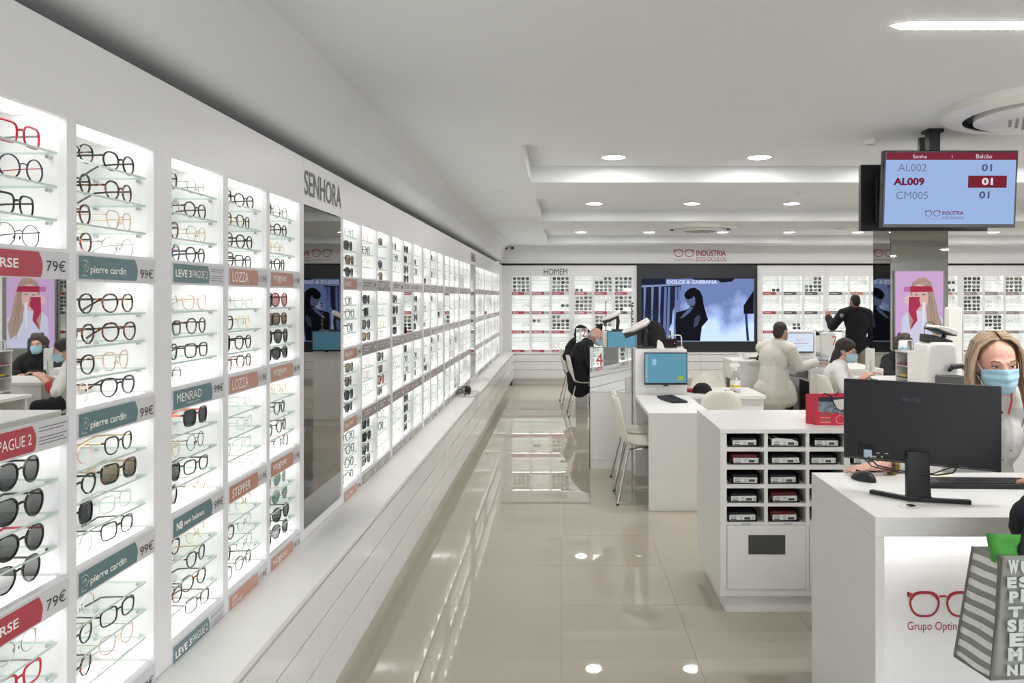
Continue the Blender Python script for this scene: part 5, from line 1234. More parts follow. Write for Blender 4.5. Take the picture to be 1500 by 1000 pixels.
def remesh(name, b, vox, m, parent, smooth=6, fac=.5, disp=0):
    me = b.mesh('tmp', m, off=(parent['_o'] if parent is not None and '_o' in parent else (0, 0, 0)), smooth=False); o = bpy.data.objects.new('tmp', me); C.objects.link(o)
    r = o.modifiers.new('r', 'REMESH'); r.mode = 'VOXEL'; r.voxel_size = vox; r.use_smooth_shade = True
    if smooth: s = o.modifiers.new('s', 'SMOOTH'); s.iterations = smooth; s.factor = fac
    if disp:
        tx = bpy.data.textures.get('folds') or bpy.data.textures.new('folds', 'CLOUDS'); tx.noise_scale = .09
        d = o.modifiers.new('d', 'DISPLACE'); d.texture = tx; d.strength = disp; d.mid_level = .5; d.texture_coords = 'LOCAL'
    bpy.context.view_layer.update()
    me2 = bpy.data.meshes.new_from_object(o.evaluated_get(bpy.context.evaluated_depsgraph_get()))
    bpy.data.objects.remove(o); me2.name = name; me2.shade_smooth() if hasattr(me2, 'shade_smooth') else None
    me2.materials.clear(); me2.materials.append(m)
    return obj(name, me2, parent)
def frame3(yaw, pitch=0, roll=0):
    """columns right, forward, up; yaw 0 looks toward the camera (-Y), positive turns toward +X"""
    f = Vector((math.sin(yaw)*math.cos(pitch), -math.cos(yaw)*math.cos(pitch), math.sin(pitch)))
    r = Vector((-math.cos(yaw), -math.sin(yaw), 0)); u = r.cross(f).normalized()
    if roll:
        q = Matrix.Rotation(roll, 3, f); r = q@r; u = q@u
    return Matrix((r, f, u)).transposed()
def hand_prims(b, wrist, d, n, side, curl=.35, s=1.0):
    """wrist point, pointing direction d, palm normal n (toward palm), side +1 thumb on d x n side"""
    d = Vector(d).normalized(); n = (Vector(n)-d*Vector(n).dot(d)).normalized(); t = d.cross(n)*side; w = Vector(wrist)
    tips = []
    for i, (off, L_, rr) in enumerate(((.030, .068, .0088), (.010, .076, .0090), (-.010, .070, .0086), (-.029, .055, .0078))):
        kn = w+d*(.088-.004*abs(i-1))*s+t*off*s*.95
        b.cap(w+t*off*.5*s+d*.008*s, kn, .0155*s, .0115*s, 8)
        p = kn; a = 0
        for k, fr_ in enumerate((.46, .30, .24)):
            a += curl*(.6 if k == 0 else 1.0)
            q = p+(d*math.cos(a)+n*math.sin(a)+t*(off*1.8)*(1 if k == 0 else .6))*L_*fr_*s
            b.cap(p, q, rr*(1-.08*k)*s, rr*(.94-.08*k)*s, 8); p = q
        tips.append(p)
    base = w+d*.022*s+t*.022*s; k1 = base+(d*.6+t*.7+n*.15)*.042*s; k2 = k1+(d*.85+t*.3+n*.25)*.032*s; k3 = k2+(d*.95+t*.05+n*.25)*.024*s
    b.cap(base, k1, .0150*s, .0115*s, 8); b.cap(k1, k2, .0108*s, .0098*s, 8); b.cap(k2, k3, .0096*s, .0080*s, 8)
    return tips
def head_prims(b, c, R, s=1.0):
    c = Vector(c); g = lambda x, y, z: c+R@(Vector((x, y, z))*s)
    E = lambda x, y, z, a, bb, cc, n=16, m=12: b.ell(g(x, y, z), (a*s, bb*s, cc*s), n, m, R=R)
    E(0, -.012, .035, .074, .092, .082); E(0, .012, .0, .067, .078, .085); E(0, .028, -.050, .052, .056, .052); E(0, .055, -.078, .026, .026, .022)
    b.cap(g(-.036, -.01, -.055), g(-.014, .06, -.082), .022*s, .020*s); b.cap(g(.036, -.01, -.055), g(.014, .06, -.082), .022*s, .020*s)
    b.cap(g(0, .086, .010), g(0, .103, -.026), .0075*s, .0115*s, 8); E(-.010, .094, -.028, .008, .010, .007, 8, 6); E(.010, .094, -.028, .008, .010, .007, 8, 6)
    b.cap(g(-.040, .072, .026), g(-.014, .086, .024), .009*s, .009*s, 8); b.cap(g(.040, .072, .026), g(.014, .086, .024), .009*s, .009*s, 8)
    E(-.036, .062, -.02, .022, .022, .020, 10, 8); E(.036, .062, -.02, .022, .022, .020, 10, 8)
    for sx_ in (-1, 1):
        E(sx_*.074, -.012, -.002, .008, .018, .032, 10, 8); E(sx_*.079, -.018, .010, .008, .016, .018, 10, 8)
def neck_prims(b, c, R, nb, s=1.0):
    b.cap(Vector(c)+R@(Vector((0, -.018, -.05))*s), nb, .052*s, .058*s)
def face_parts(par, c, R, s=1.0, mask=True, brow=M_EYE, lids=True, eyes_open=True):
    c = Vector(c); g = lambda x, y, z: c+R@(Vector((x, y, z))*s)
    for sx_ in (-1, 1):
        m = MB(); m.ell(g(sx_*.031, .073, .006), (.0125*s, .012*s, (.0085 if eyes_open else .0045)*s), 12, 8, 0, R); m.ell(g(sx_*.031, .0825, .006), (.0055*s, .004*s, .0055*s if eyes_open else .003*s), 10, 6, 1, R)
        m.build('eye', [M_EYEW, M_EYE], par)
        MB().tube([g(sx_*.050, .070, .026), g(sx_*.038, .083, .032), g(sx_*.018, .091, .028)], [.0016*s, .0030*s, .0022*s], 6, flat=(.7, 1.2)).build('eyebrow', brow, par)
        MB().tube([g(sx_*.046, .072, .010), g(sx_*.031, .0865, .015 if eyes_open else .010), g(sx_*.017, .083, .008)], .0014*s, 5).build('eyelash', M_EYE, par)
    if not mask:
        MB().tube([g(-.022, .080, -.053), g(0, .092, -.050), g(.022, .080, -.053)], [.002*s, .006*s, .002*s], 8).build('lips', M_LIP, par)
        return
    rows_ = []; n, mm = 26, 16
    for j in range(mm+1):
        v = j/mm; z = .000-.104*v; row = []
        for i in range(n+1):
            u = -1+2*i/n; a = u*math.radians(70)
            wd = .076-.014*max(0, v-.45)/.55; dp = .094-.010*max(0, v-.6)/.4
            nose = .024*math.exp(-(u/.24)**2)*math.exp(-((v-.30)/.34)**2)
            tip = .012*math.exp(-(u/.5)**2)*math.exp(-((v-.72)/.25)**2)
            pl = .0036*math.sin(v*PI*6.2+.5)*(1 if .18 < v < .85 else 0)*(1-.3*abs(u))
            x = wd*math.sin(a)*(1+.05); y = dp*math.cos(a)+.008+nose+tip+pl-.012*(1-math.cos(a))
            zz_ = z-.010*abs(u)**2*(1-v)+.022*abs(u)**2*v
            row.append(tuple(g(x, y, zz_)))
        rows_.append(row)
    o = MB().grid(rows_).build('face_mask', M_MASK, par); o.data.shade_smooth(); sd = o.modifiers.new('t', 'SOLIDIFY'); sd.thickness = .0018*s
    for sx_ in (-1, 1):
        MB().tube([g(sx_*.071, .038, -.010), g(sx_*.079, .012, .012), g(sx_*.083, -.022, .022), g(sx_*.084, -.036, .0), g(sx_*.082, -.020, -.034), g(sx_*.076, .010, -.046), g(sx_*.066, .036, -.075)], .0016*s, 6).build('ear_loop', M_WHTXT, par)
def hair_cap(b, c, R, s=1.0, grow=.010, front=.0):
    c = Vector(c); g = lambda x, y, z: c+R@(Vector((x, y, z))*s)
    b.ell(g(0, -.022, .045), ((.076+grow)*s, (.084+grow)*s, (.078+grow)*s), 18, 14, R=R); b.ell(g(0, -.055, -.005), ((.066+grow)*s, (.048+grow)*s, (.075+grow)*s), 16, 12, R=R)
    if front: b.ell(g(0, .010, .070), ((.066+grow)*s, (.060+grow)*s, (.044+grow)*s), 16, 12, R=R)
def torso_prims(b, pel, chest, nb, shL, shR, yaw, g=0.0, w=1.0):
    R = frame3(yaw); pel, chest, nb = Vector(pel), Vector(chest), Vector(nb); mid = (pel+chest)/2
    b.ell(pel, ((.165+g)*w, (.125+g)*w, .13+g), 18, 12, R=R); b.ell(mid, ((.145+g)*w, (.110+g)*w, .17), 18, 12, R=R); b.ell(chest, ((.170+g)*w, (.118+g)*w, .17+g), 18, 12, R=R)
    b.cap(pel, chest, .12+g, .12+g, 14); b.cap(shL, nb, .058+g, .062+g, 12); b.cap(shR, nb, .058+g, .062+g, 12); b.cap(chest, nb, .10+g, .055+g, 12)
def limb(b, pts, rs, g=0.0):
    for i in range(len(pts)-1): b.cap(pts[i], pts[i+1], rs[i]+g, rs[i+1]+g, 14)
ARM = (.050, .040, .028); LEG = (.085, .058, .042)

def make_person(lab, loc, S):
    """S: dict of joints (world) and clothing"""
    t = thing('person', lab, 'person', loc); yaw = S['yaw']; w = S.get('w', 1.0); hs = S.get('hs', 1.0)
    R = frame3(S.get('hyaw', yaw), S.get('hpitch', 0), S.get('hroll', 0)); c = Vector(S['head'])
    skin = S.get('skin', M_SKIN); b = MB(); vox = S.get('vox', .009)
    head_prims(b, c, R, hs); neck_prims(b, c, R, S['nb'], hs)
    torso_prims(b, S['pel'], S['chest'], S['nb'], S['armL'][0], S['armR'][0], yaw, -.008, w)
    for k in ('armL', 'armR'):
        limb(b, S[k][:3], ARM)
        if len(S[k]) > 3 and S[k][3]: h_ = S[k][3]; hand_prims(b, S[k][2], h_[0], h_[1], h_[2], h_[3], S.get('hands', 1.0))
    for k in ('legL', 'legR'):
        if k in S: limb(b, S[k][:3], LEG, -.006)
    remesh('body', b, vox, skin, t, 3, .4)
    # clothes
    b = MB(); g = S.get('cg', .014); torso_prims(b, S['pel'], S['chest'], Vector(S['nb'])-Vector((0, 0, .015)), S['armL'][0], S['armR'][0], yaw, g, w)
    for k in ('armL', 'armR'): 
        p = [Vector(v) for v in S[k][:3]]; fr_ = S.get('sleeve', .93); p[2] = p[1]+(p[2]-p[1])*fr_
        limb(b, p, (.052, .044, .036), g)
    for sk in S.get('skirt', []): b.cap(sk[0], sk[1], sk[2], sk[3], 16)
    remesh('coat' if S.get('coat_name') is None else S['coat_name'], b, vox, S['coat'], t, 5, .5, S.get('folds', .02))
    if 'legL' in S:
        b = MB(); 
        for k in ('legL', 'legR'): limb(b, S[k][:3], (.092, .068, .054), .004)
        b.ell(S['pel'], (.165*w, .125, .12), 16, 10, R=frame3(yaw))
        remesh('trousers', b, vox, S.get('pants', M_BLKCL), t, 4, .5, .012)
        for k in ('legL', 'legR'):
            a = Vector(S[k][2]); f = Vector(S[k][3]) if len(S[k]) > 3 else R@Vector((0, 1, 0)); f.z = 0; f.normalize(); b = MB()
            b.cap(a+Vector((0, 0, -.03))-f*.03, a+f*.15+Vector((0, 0, -.045)), .040, .034); b.box(a.x-.001, a.x+.001, a.y-.001, a.y+.001, a.z-.06, a.z-.05)
            b.v = [(x, y, max(z, .001)) for x, y, z in b.v]
            remesh('shoe', b, .009, M_SHOE, t, 3)
    face_parts(t, c, R, hs, S.get('mask', True), S.get('brow', M_EYE), eyes_open=S.get('eo', True))
    return t, R, c
V = Vector
# ---- blonde receptionist
Hc = V((1.80, 3.26, 1.318))
S = dict(yaw=-.16, hyaw=-.14, hpitch=-.08, hroll=.05, head=Hc, nb=V((1.81, 3.345, 1.19)), chest=V((1.83, 3.42, 1.02)), pel=V((1.86, 3.56, .62)), hs=.98,
         armR=(V((1.645, 3.38, 1.135)), V((1.50, 3.30, .955)), V((1.285, 3.11, .938)), ((-1, -.12, -.08), (0, 0, -1), -1, .12)),
         armL=(V((2.005, 3.38, 1.135)), V((2.10, 3.32, .97)), V((1.93, 3.08, .94)), ((-.6, -.8, 0), (0, 0, -1), 1, .3)),
         legL=(V((1.94, 3.55, .60)), V((1.95, 3.75, .36)), V((1.95, 3.7, .07)), V((0, -1, 0))), legR=(V((1.76, 3.55, .60)), V((1.75, 3.75, .36)), V((1.75, 3.7, .07)), V((0, -1, 0))),
         coat=M_COAT, vox=.0055, cg=.012, w=.92, folds=.018, eo=False, brow=mat('brow_brown', (150, 108, 84), .8), sleeve=.80)
S['legL'] = (V((1.94, 3.55, .56)), V((1.94, 3.52, .33)), V((1.94, 3.56, .07)), V((0, -1, 0))); S['legR'] = (V((1.77, 3.55, .56)), V((1.77, 3.52, .33)), V((1.77, 3.56, .07)), V((0, -1, 0)))
t, R, c = make_person('blonde woman in white coat and blue face mask leaning on the reception counter', (1.86, 3.56, 0), S); t['_o'] = tuple(t.location)
g = lambda x, y, z: c+R@V((x, y, z))
M_BLOND = mat('blond_hair', (150, 124, 100), .5, var=.24, scale=40, stretch=(1, 1, .06)); M_BLOND2 = mat('blond_streak', (184, 160, 132), .45, var=.12, scale=30, stretch=(1, 1, .08)); M_ROOT = mat('hair_root_brown', (112, 88, 68), .55, var=.15, scale=30)
b = MB(); b.ell(g(0, -.034, .050), (.084, .086, .082), 24, 16, R=R); b.ell(g(0, -.06, -.02), (.082, .058, .10), 20, 14, R=R)
b.cap(g(-.045, -.065, -.02), g(-.066, -.075, -.085), .050, .036); b.cap(g(.045, -.065, -.02), g(.066, -.075, -.085), .050, .036); b.cap(g(0, -.085, -.02), g(0, -.12, -.20), .055, .04)
remesh('hair', b, .006, M_BLOND, t, 5)
rh = random.Random(3)
for mi_, (mt, cnt) in enumerate(((M_BLOND, 120), (M_BLOND2, 110), (M_ROOT, 26))):
    mb = MB()
    for i in range(cnt):
        sd = rh.choice((-1, 1)); u = rh.random(); back = rh.random()
        y0 = .040-.10*back; x0 = sd*(.004+.010*rh.random())
        zt = .045+math.sqrt(max(0, 1-((y0+.024)/.1)**2))*.092
        spread = .085+.016*rh.random()+.006*(1-back)
        zo = .030-.02*rh.random(); yo = y0*.72-.010+.010*(1-back)
        lo = -.16-.14*rh.random(); xo = sd*(spread+.006); 
        if mt is M_ROOT: pts = [g(x0, y0, zt), g(sd*.036, y0+.004, zt-.006), g(sd*.064, y0*.9, zt-.028)]; rr = [.0022, .0045, .001]
        else:
            pts = [g(x0, y0, zt), g(sd*.044, y0+.004, zt-.006), g(sd*.077, y0*.88, zt-.034), g(sd*(spread), yo, zo), g(sd*(spread+.004), yo-.004, -.05), g(xo+sd*.012*rh.random(), yo*.7+.022, -.115), g(xo+sd*(.002+.02*rh.random()), yo*.6+.055+.03*rh.random(), lo), g(xo*(.80+.2*rh.random()), yo*.6+.06+.035*rh.random(), lo-.05)]
            rr = [.002, .0045, .0055, .0060, .0062, .006, .005, .0006]
        mb.tube(pts, [q*(.7+.5*rh.random()) for q in rr], 6)
    mb.build('hair_locks', mt, t)['kind'] = 'stuff'
# collar, snaps, bracelet
for sx_ in (-1, 1): MB().tube([c+R@V((sx_*.050, .012, -.118)), c+R@V((sx_*.036, .052, -.140)), c+R@V((sx_*.012, .078, -.185))], [.006, .008, .005], 8, flat=(.5, 1.4)).build('collar_trim', M_REDTRIM, t)
for px, py in ((1458, 628), (1473, 636), (1470, 674), (1482, 660)):
    o = P(px, py, 3.31); MB().ell((o[0], 3.315, o[2]), (.004, .003, .004), 8, 6).build('snap_button', mat('snap_grey', (130, 128, 130), .3), t)
wr = V((1.305, 3.118, .940)); ax = V((-1, -.12, -.02)).normalized(); u1 = ax.cross(V((0, 0, 1))).normalized(); u2 = u1.cross(ax)
for k, (dx_, mt) in enumerate(((0, mat('bracelet_gold', (176, 140, 62), .35, .3, var=.3, scale=200)), (.010, mat('bracelet_gold', (176, 140, 62), .35)), (-.008, mat('bracelet_dark', (120, 88, 44), .4)))):
    MB().tube([wr-ax*dx_+u1*math.cos(q)*.036+u2*math.sin(q)*.034 for q in [2*PI*i/20 for i in range(21)]], .006, 8, cap=False).build('bracelet', mt, t)
fr_ = V((1.218, 3.112, .939)); u1 = V((0, 1, 0)); MB().tube([V((1.176, 3.112, .925))+V((0, .010*math.cos(q), .010*math.sin(q))) for q in [2*PI*i/14 for i in range(15)]], .0016, 6, cap=False).build('ring', M_SILV, t)

# ---- elderly man
Hc = P(873, 493, 10.7); Hc = V(Hc)
S = dict(yaw=PI/2-.25, hyaw=PI/2-.35, hpitch=-.38, head=Hc, nb=V((.35, 10.74, .98)), chest=V((.29, 10.76, .80)), pel=V((.27, 10.78, .54)), hs=1.0,
         armR=(V((.34, 10.57, .93)), V((.42, 10.50, .70)), V((.60, 10.55, .775)), ((1, .1, -.1), (0, 0, -1), 1, .4)), armL=(V((.36, 10.93, .93)), V((.45, 10.98, .72)), V((.64, 10.85, .775)), ((1, -.1, -.1), (0, 0, -1), -1, .4)),
         legR=(V((.32, 10.68, .50)), V((.62, 10.66, .50)), V((.50, 10.68, .09)), V((1, -.2, 0))), legL=(V((.32, 10.88, .50)), V((.66, 10.90, .50)), V((.70, 10.90, .09)), V((1, 0, 0))),
         coat=M_NVYCL, pants=mat('blue_jeans', (38, 44, 62), .9), vox=.010, cg=.03, w=1.05, skirt=[(V((.27, 10.76, .52)), V((.25, 10.76, .40)), .20, .17), (V((.36, 10.76, .50)), V((.46, 10.76, .46)), .15, .12)])
t, R, c = make_person('bald elderly man with glasses and mask seated in a dark coat', (.27, 10.78, 0), S)
b = MB(); 
for sx_ in (-1, 1): b.ell(c+R@V((sx_*.066, -.035, .012)), (.018, .042, .036), 12, 8, R=R)
b.ell(c+R@V((0, -.085, .0)), (.060, .026, .046), 14, 10, R=R); remesh('hair', b, .008, mat('grey_hair', (196, 190, 182), .8, var=.1), t, 2)
def worn_glasses(t, c, R, m):
    g = lambda x, y, z: c+R@V((x, y, z)); mm = MB()
    for sx_ in (-1, 1):
        mm.tube([g(sx_*.031+.023*math.cos(2*PI*i/16), .096, .004+.017*math.sin(2*PI*i/16)) for i in range(17)], .0014, 6, cap=False); mm.tube([g(sx_*.054, .092, .010), g(sx_*.074, .06, .012), g(sx_*.082, -.01, .010)], .0016, 6)
    mm.tube([g(-.008, .099, .008), g(.008, .099, .008)], .0014, 6); mm.build('spectacles', m, t)
worn_glasses(t, c, R, mat('red_spectacle', (160, 50, 44), .3))
# ---- person in black cap behind
Hc = V(P(852, 489, 12.0))
S = dict(yaw=PI/2, hyaw=PI/2+.1, hpitch=-.2, head=Hc, nb=V((.24, 12.02, .93)), chest=V((.20, 12.02, .76)), pel=V((.18, 12.02, .54)),
         armR=(V((.18, 11.86, .88)), V((.09, 11.72, .72)), V((.30, 11.78, .66)), None), armL=(V((.22, 12.18, .88)), V((.35, 12.2, .68)), V((.5, 12.1, .76)), ((1, 0, 0), (0, 0, -1), -1, .4)),
         legR=(V((.22, 11.94, .50)), V((.58, 11.92, .50)), V((.60, 11.92, .09)), V((1, 0, 0))), legL=(V((.22, 12.1, .50)), V((.58, 12.12, .50)), V((.60, 12.12, .09)), V((1, 0, 0))),
         coat=M_BLKCL, vox=.011, cg=.03)
t, R, c = make_person('person in black cap and black jacket seated behind the elderly man', (.18, 12.02, 0), S)
b = MB(); hair_cap(b, c, R, 1.0, .014, 1); b.cap(c+R@V((0, .08, .065)), c+R@V((0, .13, .045)), .028, .02); remesh('cap', b, .009, M_BLKCL, t, 3)
# ---- man in off-white coat on stool, seen from behind-left
Hc = V(P(1144, 486, 8.9))
S = dict(yaw=PI-.75, hyaw=PI-.95, hpitch=-.05, head=Hc, nb=V((2.44, 8.90, 1.085)), chest=V((2.40, 8.90, .90)), pel=V((2.40, 8.91, .60)), hs=.92, skin=M_SKIN2,
         armR=(V((2.55, 8.76, 1.02)), V((2.66, 8.78, .82)), V((2.86, 8.86, .865)), ((1, .1, -.05), (0, 0, -1), 1, .3)), armL=(V((2.30, 9.04, 1.02)), V((2.42, 9.2, .82)), V((2.62, 9.25, .84)), ((1, .2, 0), (0, 0, -1), -1, .3)),
         legR=(V((2.48, 8.86, .53)), V((2.62, 9.10, .50)), V((2.56, 8.95, .12)), V((.7, .7, 0))), legL=(V((2.34, 8.98, .53)), V((2.48, 9.22, .50)), V((2.40, 9.1, .12)), V((.7, .7, 0))),
         coat=M_GREYCOAT, vox=.009, cg=.016, w=.96, folds=.010, sleeve=.94, skirt=[(V((2.40, 8.9, .72)), V((2.40, 8.88, .50)), .17, .20), (V((2.28, 8.86, .56)), V((2.26, 8.86, .50)), .12, .11), (V((2.50, 8.84, .56)), V((2.53, 8.84, .48)), .13, .12)])
t, R, c = make_person('man in long off-white coat sitting on a stool, seen from behind', (2.42, 8.9, 0), S); t.name = 'person'
M_DKHAIR = mat('dark_hair', (46, 38, 34), .7, var=.25, scale=50)
b = MB(); hair_cap(b, c, R, .92, .006); remesh('hair', b, .008, M_DKHAIR, t, 3)
# ---- woman with glasses
Hc = V(P(1239, 514, 8.0))
S = dict(yaw=PI/2-.5, hyaw=PI/2-.55, hpitch=-.22, hroll=.1, head=Hc, nb=V((2.83, 8.02, .925)), chest=V((2.79, 8.02, .76)), pel=V((2.77, 8.03, .54)), hs=.98,
         armR=(V((2.75, 7.84, .87)), V((2.80, 7.72, .68)), V((2.98, 7.80, .80)), ((.9, .3, .5), (0, .3, -1), 1, .6)), armL=(V((2.90, 8.18, .87)), V((3.02, 8.16, .70)), V((3.10, 7.98, .80)), ((.6, -.5, .4), (0, 0, -1), -1, .5)),
         legR=(V((2.84, 7.96, .50)), V((3.1, 7.9, .50)), V((3.1, 7.9, .09)), V((1, 0, 0))), legL=(V((2.84, 8.12, .50)), V((3.1, 8.15, .50)), V((3.1, 8.15, .09)), V((1, 0, 0))),
         coat=M_COAT, coat_name='shirt', vox=.008, cg=.014, w=.95, sleeve=.30, folds=.02)
t, R, c = make_person('dark haired woman with glasses, mask and white tunic with red cuffs', (2.77, 8.03, 0), S)
b = MB(); hair_cap(b, c, R, .98, .014, 1); b.cap(c+R@V((-.05, -.07, -.03)), c+R@V((-.075, -.085, -.16)), .050, .042); b.cap(c+R@V((.05, -.07, -.03)), c+R@V((.06, -.09, -.15)), .045, .035)
remesh('hair', b, .008, M_DKHAIR, t, 4); worn_glasses(t, c, R, M_SILV)
e = V(S['armR'][1]); w_ = V(S['armR'][2]); b = MB(); b.cap(e+(w_-e)*.12, e+(w_-e)*.40, .060, .054); remesh('red_cuff', b, .008, M_REDTRIM, t, 3)
# ---- standing man in dark jacket
Yd = 12.5; Hc = V(P(1252, 442, Yd))
x_ = Hc.x
S = dict(yaw=PI-.1, hyaw=PI+.2, hpitch=-.1, head=Hc, nb=V((x_+.01, Yd, 1.40)), chest=V((x_+.02, Yd-.02, 1.21)), pel=V((x_+.02, Yd, .88)), hs=.92, skin=M_SKIN2,
         armL=(V((x_-.19, Yd, 1.34)), V((x_-.33, Yd+.06, 1.13)), V((x_-.335, Yd+.24, 1.27)), ((-.1, .4, .9), (0, 1, 0), -1, .4)), armR=(V((x_+.20, Yd, 1.34)), V((x_+.27, Yd, 1.05)), V((x_+.25, Yd-.06, .83)), ((0, 0, -1), (-1, 0, 0), 1, .3)),
         legL=(V((x_-.09, Yd, .83)), V((x_-.10, Yd, .46)), V((x_-.10, Yd+.02, .09)), V((0, 1, 0))), legR=(V((x_+.11, Yd, .83)), V((x_+.13, Yd, .46)), V((x_+.14, Yd+.02, .09)), V((0, 1, 0))),
         coat=M_NVYCL, coat_name='jacket', pants=M_KHAKI, vox=.010, cg=.026, w=.98, folds=.02, skirt=[(V((x_+.02, Yd, .95)), V((x_+.02, Yd, .86)), .165, .165), (V((x_-.14, Yd, 1.34)), V((x_+.16, Yd, 1.34)), .075, .075)])
t, R, c = make_person('standing man in dark jacket and khaki trousers facing the back wall', (x_, Yd, 0), S)
b = MB(); hair_cap(b, c, R, .92, .006); remesh('hair', b, .009, M_DKHAIR, t, 3)
MB().ell((x_-.235, Yd-.08, 1.31), (.03, .012, .035), 10, 6).build('sleeve_patch', mat('patch_grey', (150, 154, 160), .6), t)
# ---- curly haired woman
Yd = 9.35; Hc = V(P(1323, 505, Yd))
S = dict(yaw=-.35, hyaw=-.2, hpitch=-.05, head=Hc, nb=V((Hc.x+.02, Yd+.08, .90)), chest=V((Hc.x+.02, Yd+.09, .74)), pel=V((Hc.x+.05, Yd+.08, .56)), hs=.95,
         armR=(V((Hc.x-.16, Yd+.04, .84)), V((Hc.x-.28, Yd-.14, .66)), V((Hc.x-.10, Yd-.30, .70)), ((1, -.1, .1), (0, 0, -1), 1, .5)), armL=(V((Hc.x+.20, Yd+.06, .84)), V((Hc.x+.26, Yd-.12, .66)), V((Hc.x+.06, Yd-.28, .70)), ((-1, .0, .1), (0, 0, -1), -1, .5)),
         legR=(V((Hc.x-.04, Yd+.04, .50)), V((Hc.x-.06, Yd-.36, .50)), V((Hc.x-.06, Yd-.36, .09)), V((0, -1, 0))), legL=(V((Hc.x+.14, Yd+.04, .50)), V((Hc.x+.16, Yd-.36, .50)), V((Hc.x+.16, Yd-.36, .09)), V((0, -1, 0))),
         coat=M_BLKCL, coat_name='jacket', vox=.009, cg=.03)
t, R, c = make_person('woman with curly grey-brown hair and blue mask seated before the pillar', (Hc.x+.05, Yd+.08, 0), S)
M_CURL = mat('curly_hair', (74, 66, 62), .8, var=.35, scale=60, bump=1)
b = MB(); rc = random.Random(9)
for i in range(90):
    a = rc.uniform(0, 2*PI); z = rc.uniform(-.09, .125); k = math.sqrt(max(.05, 1-((z-.02)/.115)**2)) if z > .02 else 1
    x, y = .092*k*math.cos(a), .092*k*math.sin(a)-.02
    if y > .035 and z < .075: continue
    b.ell(c+R@V((x, y, z)), (.026, .026, .026), 8, 6)
hair_cap(b, c, R, .95, .012); remesh('hair', b, .008, M_CURL, t, 1)
lam_desk('white table in front of the curly haired woman', 3.55, 4.65, 8.85, 9.12, .66, [(3.57, 4.63, 8.87, 8.89, 0, .63), (3.57, 4.63, 9.08, 9.10, 0, .63)])
# ---- customer at the right edge and the tote bag
S = dict(yaw=PI-.3, hyaw=PI-.5, head=V((1.98, 2.08, 1.60)), nb=V((1.98, 2.03, 1.43)), chest=V((1.97, 2.02, 1.24)), pel=V((1.96, 2.02, .92)), mask=True,
         armL=(V((1.76, 2.10, 1.34)), V((1.365, 2.26, .955)), V((1.595, 2.46, 1.015)), ((-1, .15, .12), (0, 0, -1), 1, .15)), armR=(V((2.16, 1.95, 1.36)), V((2.24, 1.98, 1.08)), V((2.2, 2.2, .95)), ((0, 1, 0), (0, 0, -1), -1, .3)),
         legL=(V((1.88, 2.03, .86)), V((1.87, 2.05, .48)), V((1.87, 2.03, .09)), V((0, 1, 0))), legR=(V((2.05, 2.02, .86)), V((2.06, 2.03, .48)), V((2.06, 2.02, .09)), V((0, 1, 0))),
         coat=M_BLKCL, coat_name='puffer_coat', vox=.007, cg=.030, sleeve=.86, folds=.03, skirt=[(V((1.375, 2.26, .95)), V((1.52, 2.36, .975)), .070, .075)])
t, R, c = make_person('customer in black padded coat at the right edge, arm holding the striped tote', (1.96, 2.02, 0), S)
b = MB(); hair_cap(b, c, R, 1.0, .012, 1); remesh('hair', b, .009, M_DKHAIR, t, 3)
# tote bag
tb = thing('tote_bag', 'grey and white tote bag with striped side and letter print, green lining', 'bag', (0, 0, 0), group=None)
M_TG = mat('tote_grey', (146, 148, 142), .55, var=.05, scale=20, bump=.3); M_TW = mat('tote_white', (236, 236, 232), .55, var=.03); M_GREEN = mat('green_cloth', (62, 148, 48), .6, var=.08); M_TPR = mat('tote_print', (200, 208, 206), .5, var=.05)
A0, A1 = V((1.155, 2.12, .575)), V((1.182, 2.12, .905)); B0, B1 = V((1.122, 2.245, .580)), V((1.174, 2.245, .890)); C0, C1 = V((1.62, 2.16, .575)), V((1.60, 2.16, .90)); D0, D1 = V((1.56, 2.29, .60)), V((1.56, 2.27, .89))
def quadgrid(p00, p10, p01, p11, n, m, wave=.0, nrm=V((-1, -.4, 0))):
    rows_ = []
    for j in range(m+1):
        v = j/m; row = []
        for i in range(n+1):
            u = i/n; p = (p00*(1-u)+p10*u)*(1-v)+(p01*(1-u)+p11*u)*v
            row.append(p+nrm*wave*(math.sin(3.3*v*PI+u*2.2)*.6+math.sin(7*v+5*u))*(math.sin(PI*u)**.7)*1.0)
        rows_.append(row)
    return rows_
G1 = quadgrid(A0, B0, A1, B1, 10, 54, .0022)
m = MB(); k0 = 0
for j in range(54):
    st_ = (j % 6) < 3
    m.grid([G1[j], G1[j+1]], 1 if st_ else 0)
o = m.build('side_panel', [M_TG, M_TW], tb); sd = o.modifiers.new('t', 'SOLIDIFY'); sd.thickness = .002
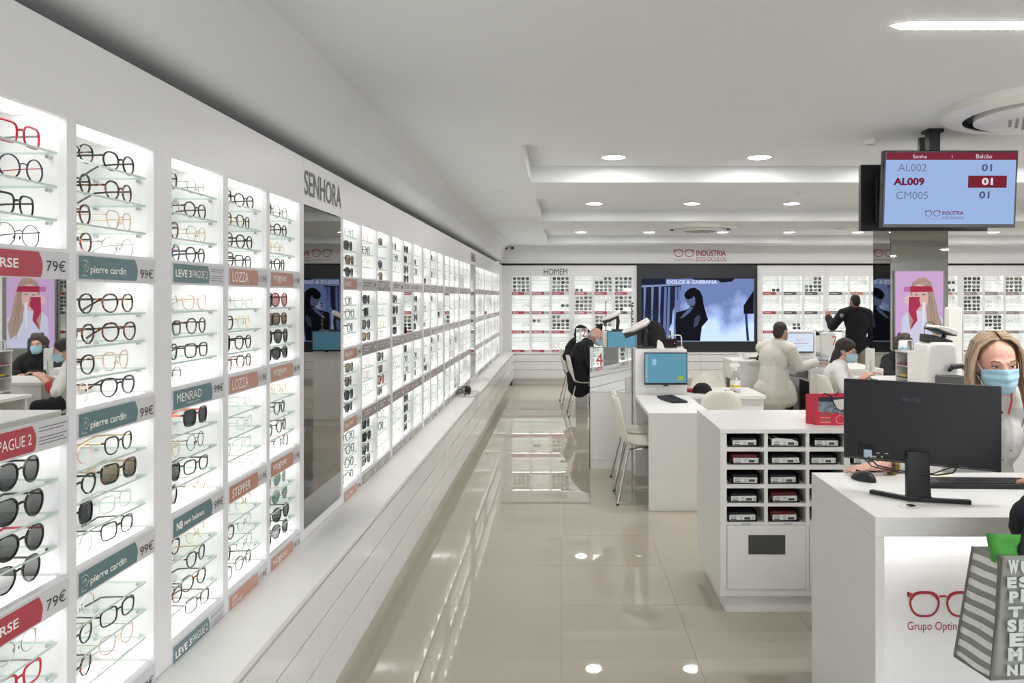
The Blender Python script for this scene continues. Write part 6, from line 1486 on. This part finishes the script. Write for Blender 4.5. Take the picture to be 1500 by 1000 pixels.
G2 = quadgrid(A0, C0, A1, C1, 20, 16, .006, V((0, -1, 0))); o = MB().grid(G2).build('front_panel', M_TG, tb); o.data.shade_smooth(); o.modifiers.new('t', 'SOLIDIFY').thickness = .002
o = MB().grid(quadgrid(B0, D0, B1, D1, 8, 6)).grid(quadgrid(C0, D0, C1, D1, 8, 6)).grid([[A0, C0], [B0, D0]]).build('back_panel', M_TG, tb); o.modifiers.new('t', 'SOLIDIFY').thickness = .002
e = MB(); e.tube([A0, (A0+A1)/2+V((.0, -.006, 0)), A1], .006, 6, flat=(1.4, .6)); e.tube([B0, (B0+B1)/2, B1], .006, 6); e.tube([A0, B0], .006, 6).tube([A0, C0], .006, 6); e.build('edge_binding', mat('tote_binding', (112, 112, 106), .7), tb)
letters = 'NLZO MX2C EK69 SB4A TU8R PMQ7 ES5B WU3D'.split()
rl = random.Random(4)
for j in range(8):
    z0 = .588+.039*j; x = 1.192+.003*(j % 3)
    for i, ch in enumerate(letters[j]+letters[(j+3) % 8]):
        ww = rl.uniform(.026, .042); hh = rl.uniform(.028, .037)
        if x+ww > 1.56: break
        text('printed_letter', ch, M_TPR, tb, (x, 2.1155+(x-1.178)*.09-.010, z0), (1, .09, 0), (0, 0, 1), ww, hh, .06); x += ww+.006
gr = quadgrid(V((1.172, 2.15, .88)), V((1.60, 2.18, .88)), V((1.165, 2.165, .952)), V((1.58, 2.19, .925)), 16, 5, .006, V((0, -1, .3)))
o = MB().grid(gr).build('green_lining', M_GREEN, tb); o.data.shade_smooth(); o.modifiers.new('t', 'SOLIDIFY').thickness = .018
h = MB(); h.tube([V((1.245, 2.135, .90)), V((1.26, 2.15, .95)), V((1.33, 2.19, 1.01)), V((1.44, 2.24, 1.055)), V((1.50, 2.26, 1.065)), V((1.53, 2.25, 1.05))], .010, 8, flat=(1, .5)); h.tube([V((1.305, 2.125, .885)), V((1.315, 2.13, .93)), V((1.34, 2.15, .985)), V((1.42, 2.19, 1.03)), V((1.50, 2.22, 1.06))], [.020, .018, .014, .012, .010], 8, flat=(1, .35))
h.build('handle', mat('handle_black', (26, 26, 28), .8), tb)

for o in bpy.data.objects:
    if '_o' in o: del o['_o']
